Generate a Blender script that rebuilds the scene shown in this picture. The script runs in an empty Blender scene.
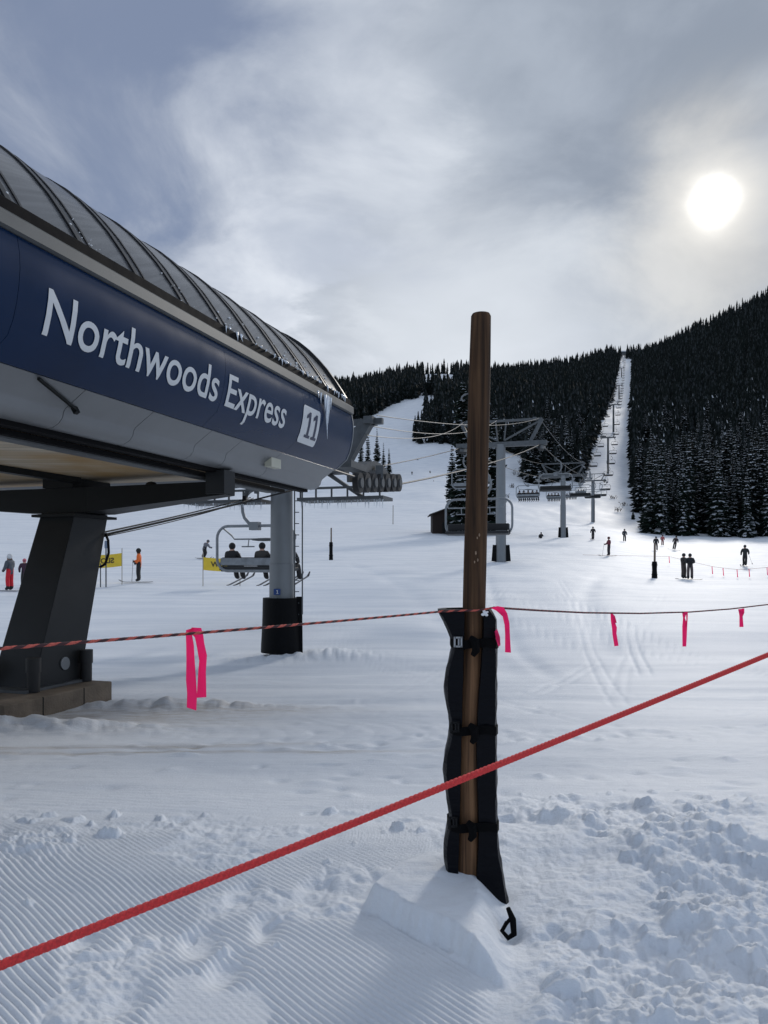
import bpy, bmesh, math, random
import numpy as np
from mathutils import Vector, Matrix
random.seed(7)
rng = np.random.default_rng(11)
scene = bpy.context.scene
COL = scene.collection
F = 770.0          # focal length in pixels
HZ = 564.0         # image row of the horizon
EYE = 1.6
CC, SS = 0.9529, 0.3032   # the lift line runs 17.65 degrees right of the view
R = math.radians

# ------------------------------------------------------------------ helpers
def V(*a): return Vector(a)
def W(t, L, H):
    """lift frame (along the lift, to its left, above eye level) to world"""
    return Vector((t*SS - L*CC, t*CC + L*SS, EYE + H))

def tag(o, label=None, cat=None, group=None, kind=None):
    if label: o['label'] = label
    if cat: o['category'] = cat
    if group: o['group'] = group
    if kind: o['kind'] = kind
    return o

def empty(name, loc, rz=0.0):
    o = bpy.data.objects.new(name, None)
    o.empty_display_size = 0.2
    o.location = loc; o.rotation_euler = (0, 0, rz)
    COL.objects.link(o)
    return o

def copy_tree(o, parent=None):
    c = o.copy(); COL.objects.link(c)
    if parent is not None: c.parent = parent
    for ch in list(o.children): copy_tree(ch, c)
    return c

class MB:
    def __init__(s): s.v = []; s.f = []; s.m = []
    def add(s, vs, fs, m=0):
        b = len(s.v); s.v.extend([tuple(v) for v in vs])
        for f in fs:
            s.f.append(tuple(b+i for i in f)); s.m.append(m)
    def box(s, c, size, m=0, rot=None, taper=1.0):
        c = Vector(c); hx, hy, hz = size[0]/2, size[1]/2, size[2]/2
        vs = []
        for z in (-1, 1):
            k = taper if z > 0 else 1.0
            for x, y in ((-1,-1),(1,-1),(1,1),(-1,1)):
                p = Vector((x*hx*k, y*hy*k, z*hz))
                if rot is not None: p = rot @ p
                vs.append(c+p)
        s.add(vs, [(3,2,1,0),(4,5,6,7),(0,1,5,4),(1,2,6,5),(2,3,7,6),(3,0,4,7)], m)
    def hexa(s, p8, m=0):
        s.add(p8, [(3,2,1,0),(4,5,6,7),(0,1,5,4),(1,2,6,5),(2,3,7,6),(3,0,4,7)], m)
    def lbox(s, t0, t1, L0, L1, H0, H1, m=0):
        # L decreasing is to the right
        s.hexa([W(t0,L1,H0), W(t0,L0,H0), W(t1,L0,H0), W(t1,L1,H0),
                W(t0,L1,H1), W(t0,L0,H1), W(t1,L0,H1), W(t1,L1,H1)], m)
    def beam(s, a, b, w, h, m=0, up=(0,0,1)):
        a = Vector(a); b = Vector(b); d = (b-a).normalized()
        u = Vector(up)
        x = d.cross(u)
        if x.length < 1e-4: x = d.cross(Vector((0,1,0)))
        x.normalize(); y = x.cross(d).normalized()
        o = []
        for p in (a, b):
            for i, j in ((-1,-1),(1,-1),(1,1),(-1,1)):
                o.append(p + x*(i*w/2) + y*(j*h/2))
        s.hexa(o, m)
    def tube(s, pts, r, n=8, m=0, closed=False, cap=True):
        pts = [Vector(p) for p in pts]; k = len(pts)
        rs = r if isinstance(r, (list, tuple)) else [r]*k
        base = len(s.v)
        prev = None
        for i, p in enumerate(pts):
            if closed: d = pts[(i+1) % k] - pts[i-1]
            else: d = pts[min(i+1, k-1)] - pts[max(i-1, 0)]
            d.normalize()
            if prev is None:
                x = d.cross(Vector((0,0,1)))
                if x.length < 1e-3: x = d.cross(Vector((0,1,0)))
            else:
                x = prev - d*prev.dot(d)
                if x.length < 1e-5: x = d.cross(Vector((0,0,1)))
            x.normalize(); y = d.cross(x); prev = x
            for j in range(n):
                a = 2*math.pi*j/n
                q = p + (x*math.cos(a) + y*math.sin(a))*rs[i]
                s.v.append((q.x, q.y, q.z))
        for i in range(k if closed else k-1):
            for j in range(n):
                a = base+i*n+j; b = base+i*n+(j+1) % n
                c = base+((i+1) % k)*n+(j+1) % n; d = base+((i+1) % k)*n+j
                s.f.append((a, b, c, d)); s.m.append(m)
        if cap and not closed:
            s.f.append(tuple(base+j for j in reversed(range(n)))); s.m.append(m)
            s.f.append(tuple(base+(k-1)*n+j for j in range(n))); s.m.append(m)
    def cyl(s, a, b, r, n=16, m=0, r2=None):
        s.tube([a, b], [r, r if r2 is None else r2], n, m)
    def ball(s, c, r, m=0, n=10, k=7, sc=(1,1,1)):
        c = Vector(c); vs = []; fs = []
        for i in range(k+1):
            th = math.pi*i/k
            for j in range(n):
                a = 2*math.pi*j/n
                vs.append(c + Vector((math.sin(th)*math.cos(a)*r*sc[0], math.sin(th)*math.sin(a)*r*sc[1], math.cos(th)*r*sc[2])))
        for i in range(k):
            for j in range(n):
                fs.append((i*n+j, (i+1)*n+j, (i+1)*n+(j+1) % n, i*n+(j+1) % n))
        s.add(vs, fs, m)
    def extrude_t(s, prof, ts, m=0, close=True, caps=True):
        """a profile of (L,H) points swept along the lift at stations ts"""
        n = len(prof); base = len(s.v)
        for t in ts:
            for (L, H) in prof:
                s.v.append(tuple(W(t, L, H)))
        for i in range(len(ts)-1):
            for j in range(n if close else n-1):
                a = base+i*n+j; b = base+i*n+(j+1) % n
                s.f.append((a, b, b+n, a+n)); s.m.append(m)
        if close and caps:
            s.f.append(tuple(base+j for j in reversed(range(n)))); s.m.append(m)
            e = base+(len(ts)-1)*n
            s.f.append(tuple(e+j for j in range(n))); s.m.append(m)
    def build(s, name, mats, parent=None, origin=None, smooth=False, bevel=0.0):
        me = bpy.data.meshes.new(name)
        vs = s.v
        if origin is not None:
            ox, oy, oz = origin
            vs = [(x-ox, y-oy, z-oz) for x, y, z in vs]
        me.from_pydata(vs, [], s.f)
        if not isinstance(mats, (list, tuple)): mats = [mats]
        for mt in mats: me.materials.append(mt)
        if len(mats) > 1: me.polygons.foreach_set('material_index', s.m)
        if smooth is True: me.polygons.foreach_set('use_smooth', [True]*len(me.polygons))
        me.validate(); me.update()
        bm = bmesh.new(); bm.from_mesh(me)
        bmesh.ops.recalc_face_normals(bm, faces=bm.faces)
        bm.to_mesh(me); bm.free()
        if smooth == 'auto':
            me.polygons.foreach_set('use_smooth', [True]*len(me.polygons))
            me.set_sharp_from_angle(angle=R(38))
        o = bpy.data.objects.new(name, me)
        COL.objects.link(o)
        if parent is not None: o.parent = parent
        elif origin is not None: o.location = origin
        if bevel:
            md = o.modifiers.new('bevel', 'BEVEL'); md.width = bevel; md.segments = 2; md.limit_method = 'ANGLE'
        return o

# ------------------------------------------------------------------ materials
MATS = {}
def mat(name, col, rough=0.6, metal=0.0, var=0.0, vscale=4.0, bump=0.0, bscale=30.0, stretch=(1,1,1), spec=0.5, col2=None, coat=0.0):
    if name in MATS: return MATS[name]
    m = bpy.data.materials.new(name); m.use_nodes = True
    nt = m.node_tree; b = nt.nodes['Principled BSDF']
    b.inputs['Base Color'].default_value = (*col, 1); b.inputs['Roughness'].default_value = rough
    b.inputs['Metallic'].default_value = metal
    b.inputs['Specular IOR Level'].default_value = spec
    if coat: b.inputs['Coat Weight'].default_value = coat; b.inputs['Coat Roughness'].default_value = 0.12
    if var or bump or col2:
        tc = nt.nodes.new('ShaderNodeTexCoord'); mp = nt.nodes.new('ShaderNodeMapping')
        mp.inputs['Scale'].default_value = stretch
        nt.links.new(tc.outputs['Object'], mp.inputs['Vector'])
    if var or col2:
        n = nt.nodes.new('ShaderNodeTexNoise'); n.inputs['Scale'].default_value = vscale; n.inputs['Detail'].default_value = 6
        nt.links.new(mp.outputs[0], n.inputs['Vector'])
        cr = nt.nodes.new('ShaderNodeValToRGB')
        cr.color_ramp.elements[0].position = 0.3; cr.color_ramp.elements[1].position = 0.7
        c2 = col2 if col2 else tuple(min(1, c*(1+var)) for c in col)
        c1 = col if col2 else tuple(c*(1-var) for c in col)
        cr.color_ramp.elements[0].color = (*c1, 1); cr.color_ramp.elements[1].color = (*c2, 1)
        nt.links.new(n.outputs['Fac'], cr.inputs['Fac']); nt.links.new(cr.outputs['Color'], b.inputs['Base Color'])
        rr = nt.nodes.new('ShaderNodeMapRange'); rr.inputs['To Min'].default_value = max(0.02, rough-0.1); rr.inputs['To Max'].default_value = min(1, rough+0.12)
        nt.links.new(n.outputs['Fac'], rr.inputs['Value']); nt.links.new(rr.outputs[0], b.inputs['Roughness'])
    if bump:
        n2 = nt.nodes.new('ShaderNodeTexNoise'); n2.inputs['Scale'].default_value = bscale; n2.inputs['Detail'].default_value = 5
        nt.links.new(mp.outputs[0], n2.inputs['Vector'])
        bp = nt.nodes.new('ShaderNodeBump'); bp.inputs['Strength'].default_value = bump; bp.inputs['Distance'].default_value = 0.02
        nt.links.new(n2.outputs['Fac'], bp.inputs['Height']); nt.links.new(bp.outputs[0], b.inputs['Normal'])
    MATS[name] = m
    return m

galv = mat('galvanised_steel', (0.20,0.213,0.225), 0.5, 0.4, 0.06, 3, 0.05)
galv_dull = mat('weathered_grey_steel', (0.105,0.113,0.12), 0.6, 0.35, 0.2, 5)
pale_steel = mat('frosted_grey_steel', (0.235,0.25,0.265), 0.55, 0.25, 0.2, 6)
dark_steel = mat('dark_painted_steel', (0.009,0.010,0.0105), 0.5, 0.0, 0.25, 2.2, 0.04, 40, spec=0.15)
pillar_paint = mat('charcoal_pillar_paint', (0.022,0.0235,0.025), 0.45, 0.0, 0.18, 1.7, 0.03, 60, spec=0.22)
black_pad = mat('black_vinyl_pad', (0.0028,0.003,0.004), 0.55, 0, 0.3, 6, 0.25, 12, spec=0.12)
black_rub = mat('black_rubber', (0.012,0.012,0.013), 0.6, 0, 0.3, 8)
white_sign = mat('white_vinyl_letters', (0.62,0.64,0.66), 0.5, 0, 0.04, 5)
navy_num = mat('navy_vinyl_numeral', (0.012,0.02,0.06), 0.4)
concrete = mat('stained_concrete', (0.16,0.125,0.092), 0.85, 0, 0.35, 2.5, 0.4, 25)
ice = mat('ice', (0.75,0.8,0.86), 0.18, 0, 0.1, 20)
snow_lump = mat('snow_on_things', (0.84,0.86,0.88), 0.7, 0, 0.03, 10, 0.3, 20)
pink = mat('pink_flagging_tape', (1.0,0.06,0.28), 0.5, 0, 0.06, 20)
def _translucent(m, col, fac):
    nt = m.node_tree; t = nt.nodes.new('ShaderNodeBsdfTranslucent'); t.inputs['Color'].default_value = (*col,1)
    ms = nt.nodes.new('ShaderNodeMixShader'); ms.inputs['Fac'].default_value = fac
    nt.links.new(nt.nodes['Principled BSDF'].outputs[0], ms.inputs[1]); nt.links.new(t.outputs[0], ms.inputs[2]); nt.links.new(ms.outputs[0], nt.nodes['Material Output'].inputs['Surface'])
_translucent(pink, (1.0,0.09,0.38), 0.7)
red_rope = mat('red_rope_fibre', (0.85,0.055,0.055), 0.65, 0, 0.2, 300, 0.4, 600)
dark_strand = mat('dark_rope_strand', (0.06,0.02,0.025), 0.75)
orange_strand = mat('faded_orange_rope_strand', (0.55,0.11,0.08), 0.75, 0, 0.25, 200)
cable_black = mat('black_cable', (0.006,0.006,0.007), 0.6, spec=0.2)
rope_steel = mat('steel_wire_rope', (0.035,0.037,0.04), 0.6, 0.1)
yellow = mat('yellow_banner_mesh', (0.80,0.56,0.04), 0.6, 0, 0.08, 3)
glove = mat('black_gloves', (0.012,0.012,0.014), 0.7)
skin = mat('face_skin', (0.55,0.33,0.25), 0.6)
lens = mat('goggle_lens', (0.02,0.022,0.03), 0.12)
seat_black = mat('black_chair_cushion', (0.012,0.012,0.014), 0.55, 0, 0.2, 5)

def wood_post_mat():
    m = bpy.data.materials.new('weathered_post_wood'); m.use_nodes = True
    nt = m.node_tree; b = nt.nodes['Principled BSDF']; b.inputs['Roughness'].default_value = 0.75; b.inputs['Specular IOR Level'].default_value = 0.25
    tc = nt.nodes.new('ShaderNodeTexCoord'); mp = nt.nodes.new('ShaderNodeMapping'); mp.inputs['Scale'].default_value = (28,28,1.1)
    n = nt.nodes.new('ShaderNodeTexNoise'); n.inputs['Scale'].default_value = 1.6; n.inputs['Detail'].default_value = 7; n.inputs['Distortion'].default_value = 0.4
    cr = nt.nodes.new('ShaderNodeValToRGB'); e = cr.color_ramp.elements
    e[0].position = 0.28; e[0].color = (0.018,0.0095,0.006,1); e[1].position = 0.8; e[1].color = (0.185,0.098,0.048,1)
    x = e.new(0.5); x.color = (0.088,0.045,0.022,1)
    n3 = nt.nodes.new('ShaderNodeTexNoise'); n3.inputs['Scale'].default_value = 3.0; n3.inputs['Detail'].default_value = 3
    mx = nt.nodes.new('ShaderNodeMix'); mx.data_type = 'RGBA'; mx.blend_type = 'MULTIPLY'; mx.inputs['Factor'].default_value = 0.55
    nt.links.new(tc.outputs['Object'], mp.inputs['Vector']); nt.links.new(mp.outputs[0], n.inputs['Vector'])
    nt.links.new(tc.outputs['Object'], n3.inputs['Vector'])
    nt.links.new(n.outputs['Fac'], cr.inputs['Fac']); nt.links.new(cr.outputs['Color'], mx.inputs[6]); nt.links.new(n3.outputs['Fac'], mx.inputs[7])
    # the wood kept under the pad has weathered less and stays paler
    sz = nt.nodes.new('ShaderNodeSeparateXYZ'); nt.links.new(tc.outputs['Object'], sz.inputs[0])
    rz = nt.nodes.new('ShaderNodeMapRange'); rz.inputs['From Min'].default_value = 1.05; rz.inputs['From Max'].default_value = 1.45; rz.inputs['To Min'].default_value = 2.1; rz.inputs['To Max'].default_value = 1.0
    nt.links.new(sz.outputs['Z'], rz.inputs['Value'])
    vm = nt.nodes.new('ShaderNodeVectorMath'); vm.operation = 'SCALE'; nt.links.new(mx.outputs[2], vm.inputs[0]); nt.links.new(rz.outputs[0], vm.inputs['Scale'])
    nt.links.new(vm.outputs[0], b.inputs['Base Color'])
    bp = nt.nodes.new('ShaderNodeBump'); bp.inputs['Strength'].default_value = 0.6; bp.inputs['Distance'].default_value = 0.006
    nt.links.new(n.outputs['Fac'], bp.inputs['Height']); nt.links.new(bp.outputs[0], b.inputs['Normal'])
    return m
post_wood = wood_post_mat()

def plank_mat(name, c1, c2, c3, wid, along):
    """boards running along one object axis, each its own shade, with dark joints"""
    m = bpy.data.materials.new(name); m.use_nodes = True
    nt = m.node_tree; b = nt.nodes['Principled BSDF']; b.inputs['Roughness'].default_value = 0.7
    tc = nt.nodes.new('ShaderNodeTexCoord'); mp = nt.nodes.new('ShaderNodeMapping')
    mp.inputs['Rotation'].default_value = (0, 0, along)
    br = nt.nodes.new('ShaderNodeTexBrick'); br.inputs['Scale'].default_value = 1.0
    br.inputs['Brick Width'].default_value = 3.1; br.inputs['Row Height'].default_value = wid; br.inputs['Mortar Size'].default_value = 0.006
    br.inputs['Color1'].default_value = (*c1,1); br.inputs['Color2'].default_value = (*c2,1); br.inputs['Mortar'].default_value = (0.03,0.022,0.015,1)
    n = nt.nodes.new('ShaderNodeTexNoise'); n.inputs['Scale'].default_value = 0.55; n.inputs['Detail'].default_value = 3
    cr = nt.nodes.new('ShaderNodeValToRGB'); cr.color_ramp.elements[0].position = 0.42; cr.color_ramp.elements[1].position = 0.62
    mx = nt.nodes.new('ShaderNodeMix'); mx.data_type = 'RGBA'; mx.inputs[7].default_value = (*c3,1)
    mp2 = nt.nodes.new('ShaderNodeMapping'); mp2.inputs['Rotation'].default_value = (0,0,along); mp2.inputs['Scale'].default_value = (2,40,1)
    n2 = nt.nodes.new('ShaderNodeTexNoise'); n2.inputs['Scale'].default_value = 1.0; n2.inputs['Detail'].default_value = 5
    m2 = nt.nodes.new('ShaderNodeMix'); m2.data_type = 'RGBA'; m2.blend_type = 'MULTIPLY'; m2.inputs['Factor'].default_value = 0.5
    L = nt.links.new
    L(tc.outputs['Object'], mp.inputs['Vector']); L(mp.outputs[0], br.inputs['Vector']); L(tc.outputs['Object'], n.inputs['Vector'])
    L(n.outputs['Fac'], cr.inputs['Fac']); L(cr.outputs['Color'], mx.inputs['Factor']); L(br.outputs['Color'], mx.inputs[6])
    L(tc.outputs['Object'], mp2.inputs['Vector']); L(mp2.outputs[0], n2.inputs['Vector'])
    L(mx.outputs[2], m2.inputs[6]); L(n2.outputs['Fac'], m2.inputs[7]); L(m2.outputs[2], b.inputs['Base Color'])
    return m

def snow_mat():
    m = bpy.data.materials.new('groomed_snow'); m.use_nodes = True
    nt = m.node_tree; b = nt.nodes['Principled BSDF']; L = nt.links.new
    b.inputs['Roughness'].default_value = 0.62; b.inputs['Specular IOR Level'].default_value = 0.25
    b.inputs['Sheen Weight'].default_value = 0.0
    tc = nt.nodes.new('ShaderNodeTexCoord')
    # faint streaks of packed and loose snow
    mp = nt.nodes.new('ShaderNodeMapping'); mp.inputs['Rotation'].default_value = (0,0,R(-8)); mp.inputs['Scale'].default_value = (0.16,1.0,1)
    n1 = nt.nodes.new('ShaderNodeTexNoise'); n1.inputs['Scale'].default_value = 0.9; n1.inputs['Detail'].default_value = 7; n1.inputs['Roughness'].default_value = 0.6
    cr = nt.nodes.new('ShaderNodeValToRGB'); cr.color_ramp.elements[0].position = 0.33; cr.color_ramp.elements[1].position = 0.6
    cr.color_ramp.elements[0].color = (0.68,0.725,0.785,1); cr.color_ramp.elements[1].color = (0.83,0.858,0.895,1)
    L(tc.outputs['Object'], mp.inputs['Vector']); L(mp.outputs[0], n1.inputs['Vector']); L(n1.outputs['Fac'], cr.inputs['Fac'])
    # dirt ground into the snow beside the footing and along the vehicle track
    at = nt.nodes.new('ShaderNodeAttribute'); at.attribute_name = 'dirt'
    mpd = nt.nodes.new('ShaderNodeMapping'); mpd.inputs['Scale'].default_value = (1.2,4.0,1)
    nd = nt.nodes.new('ShaderNodeTexNoise'); nd.inputs['Scale'].default_value = 1.6; nd.inputs['Detail'].default_value = 8; nd.inputs['Roughness'].default_value = 0.7
    L(tc.outputs['Object'], mpd.inputs['Vector']); L(mpd.outputs[0], nd.inputs['Vector'])
    rd = nt.nodes.new('ShaderNodeMapRange'); rd.inputs['From Min'].default_value = 0.42; rd.inputs['From Max'].default_value = 0.66; rd.inputs['To Min'].default_value = 0.32
    mu = nt.nodes.new('ShaderNodeMath'); mu.operation = 'MULTIPLY'
    L(nd.outputs['Fac'], rd.inputs['Value']); L(rd.outputs[0], mu.inputs[0]); L(at.outputs['Fac'], mu.inputs[1])
    mx = nt.nodes.new('ShaderNodeMix'); mx.data_type = 'RGBA'; mx.inputs[7].default_value = (0.27,0.21,0.14,1)
    ap = nt.nodes.new('ShaderNodeAttribute'); ap.attribute_name = 'slope_shade'
    mk = nt.nodes.new('ShaderNodeMix'); mk.data_type = 'RGBA'; mk.blend_type = 'MULTIPLY'; mk.inputs[7].default_value = (0.80,0.825,0.86,1)  # multiplies painted slope shading into the snow colour
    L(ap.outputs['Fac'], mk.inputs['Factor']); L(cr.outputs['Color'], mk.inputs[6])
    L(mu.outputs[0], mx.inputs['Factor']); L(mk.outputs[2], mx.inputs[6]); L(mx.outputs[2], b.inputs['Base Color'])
    # grain
    nb = nt.nodes.new('ShaderNodeTexNoise'); nb.inputs['Scale'].default_value = 55; nb.inputs['Detail'].default_value = 6; nb.inputs['Roughness'].default_value = 0.7
    L(tc.outputs['Object'], nb.inputs['Vector'])
    bp = nt.nodes.new('ShaderNodeBump'); bp.inputs['Strength'].default_value = 0.55; bp.inputs['Distance'].default_value = 0.012
    mp3 = nt.nodes.new('ShaderNodeMapping'); mp3.inputs['Scale'].default_value = (0.5,3.0,1); mp3.inputs['Rotation'].default_value = (0,0,R(-6))
    nb2 = nt.nodes.new('ShaderNodeTexNoise'); nb2.inputs['Scale'].default_value = 2.2; nb2.inputs['Detail'].default_value = 8; nb2.inputs['Roughness'].default_value = 0.65
    L(tc.outputs['Object'], mp3.inputs['Vector']); L(mp3.outputs[0], nb2.inputs['Vector'])
    bp2 = nt.nodes.new('ShaderNodeBump'); bp2.inputs['Strength'].default_value = 0.28; bp2.inputs['Distance'].default_value = 0.07
    L(nb2.outputs['Fac'], bp2.inputs['Height']); L(nb.outputs['Fac'], bp.inputs['Height']); L(bp2.outputs[0], bp.inputs['Normal']); L(bp.outputs[0], b.inputs['Normal'])
    return m
snow = snow_mat()

# ------------------------------------------------------------------ terrain
TP = [-500, -100, 350, 430, 500, 560, 612, 648, 700, 768, 1000, 1400]
TY = [22, 30, 40, 54, 66, 80, 112, 150, 200, 270, 350, 450, 600, 750, 1000, 1300, 1500, 1750]
TT = {
 -500: [657,612,584,567,557,550,538,527,514,500,482,462,440,425,408,395,398,420],
 -100: [657,612,584,567,557,550,538,527,514,498,478,458,432,418,402,392,396,420],
  350: [657,612,584,567,557,550,538,527,514,497,474,452,424,408,396,388,392,415],
  430: [657,612,584,567,557,550,538,527,514,497,475,444,406,394,384,371,375,400],
  500: [657,612,584,566,556,549,538,529,517,500,478,447,415,398,384,376,381,404],
  560: [657,612,585,569,557,549,538,530,522,506,479,446,415,396,379,370,374,400],
  612: [657,612,586,573,558,550,538,532,528,508,478,436,412,402,379,359,350,372],
  648: [657,613,588,577,563,556,545,538,532,510,482,447,416,393,371,359,358,378],
  700: [657,613,589,580,566,558,547,541,533,505,475,443,408,382,354,331,330,350],
  768: [657,613,590,580,565,558,548,541,532,502,468,430,390,358,322,297,300,325],
 1000: [657,613,590,580,565,558,547,538,525,490,445,395,335,290,240,205,200,225],
 1400: [657,613,590,580,565,558,547,536,515,470,415,355,280,225,170,130,120,140]}
_ly = np.log(np.array(TY, float))
_gy = np.linspace(_ly[0], _ly[-1], 260)
_gp = np.linspace(-500, 1400, 381)
_tab = np.array([[TT[p][i] for i in range(len(TY))] for p in TP], float)
_e = np.array([np.interp(_gy, _ly, r) for r in _tab])
_e = np.array([np.interp(_gp, TP, _e[:, j]) for j in range(_e.shape[1])]).T     # [px, logY]
def _sm(a, ax, k):
    w = np.hanning(2*k+3)[1:-1]; w /= w.sum()
    pad = [(0,0),(0,0)]; pad[ax] = (k, k)
    b = np.pad(a, pad, mode='edge')
    return np.apply_along_axis(lambda r: np.convolve(r, w, 'valid'), ax, b)
_e = _sm(_sm(_e, 1, 9), 0, 5)
NEARH = ([-60, 2, 4.5, 6, 9, 13, 18, 22], [-1.6, -1.6, -1.62, -1.74, -2.06, -2.4, -2.6, -2.65])
def hash2(ix, iy, s):
    n = (ix.astype(np.int64)*374761393 + iy.astype(np.int64)*668265263 + s*974711) & 0x7fffffff
    n = ((n ^ (n >> 13))*1274126177) & 0x7fffffff
    return ((n ^ (n >> 16)) & 0xffff)/65535.0
def vnoise(x, y, s=0):
    ix = np.floor(x); iy = np.floor(y); fx = x-ix; fy = y-iy
    fx = fx*fx*(3-2*fx); fy = fy*fy*(3-2*fy)
    a = hash2(ix,iy,s); b = hash2(ix+1,iy,s); c = hash2(ix,iy+1,s); d = hash2(ix+1,iy+1,s)
    return (a+(b-a)*fx)*(1-fy) + (c+(d-c)*fx)*fy
def fbm(x, y, o=4, s=0, g=0.5):
    t = 0; a = 1; n = 0
    for i in range(o):
        t = t+a*vnoise(x*2**i+i*17.3, y*2**i-i*9.1, s+i); n += a; a *= g
    return t/n
def sstep(a, b, x):
    t = np.clip((x-a)/(b-a), 0, 1); return t*t*(3-2*t)
def ground(X, Y):
    """height of the snow (no small detail)"""
    X = np.asarray(X, float); Y = np.asarray(Y, float)
    Yc = np.maximum(Y, 3.0)
    px = np.clip(384 + F*X/Yc, -500, 1399.9)
    ly = np.clip(np.log(np.maximum(Y, 22.0)), _gy[0], _gy[-1]-1e-6)
    u = (px+500)/(1900)*380; v = (ly-_gy[0])/(_gy[-1]-_gy[0])*259
    i = np.clip(u.astype(int), 0, 379); j = np.clip(v.astype(int), 0, 258); fu = u-i; fv = v-j
    y = (_e[i,j]*(1-fu)+_e[i+1,j]*fu)*(1-fv) + (_e[i,j+1]*(1-fu)+_e[i+1,j+1]*fu)*fv
    far = (HZ-y)*np.maximum(Y, 22)/F
    near = np.interp(Y, NEARH[0], NEARH[1])
    k = sstep(19, 27, Y)
    far22 = (HZ-y)*np.maximum(Y, 22)/F
    z = near*(1-k) + far22*k
    z = z + (fbm(X*0.11+3, Y*0.16, 3, 5)-0.5)*0.28*sstep(6, 14, Y)
    return EYE + z
def gz(X, Y): return float(ground(np.array([X]), np.array([Y]))[0])
def at(px, Y, y=None):
    X = (px-384)*Y/F
    return Vector((X, Y, EYE+(HZ-y)*Y/F if y is not None else gz(X, Y)))
def stand(px, y, lo=25, hi=900):
    """where the snow is seen at a picture point"""
    Ys = np.exp(np.linspace(math.log(lo), math.log(hi), 900)); Xs = (px-384)*Ys/F
    yy = HZ - (ground(Xs, Ys)-EYE)*F/Ys
    k = int(np.argmax(yy <= y))
    return Vector((Xs[k], Ys[k], float(ground(Xs[k:k+1], Ys[k:k+1])[0])))

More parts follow.
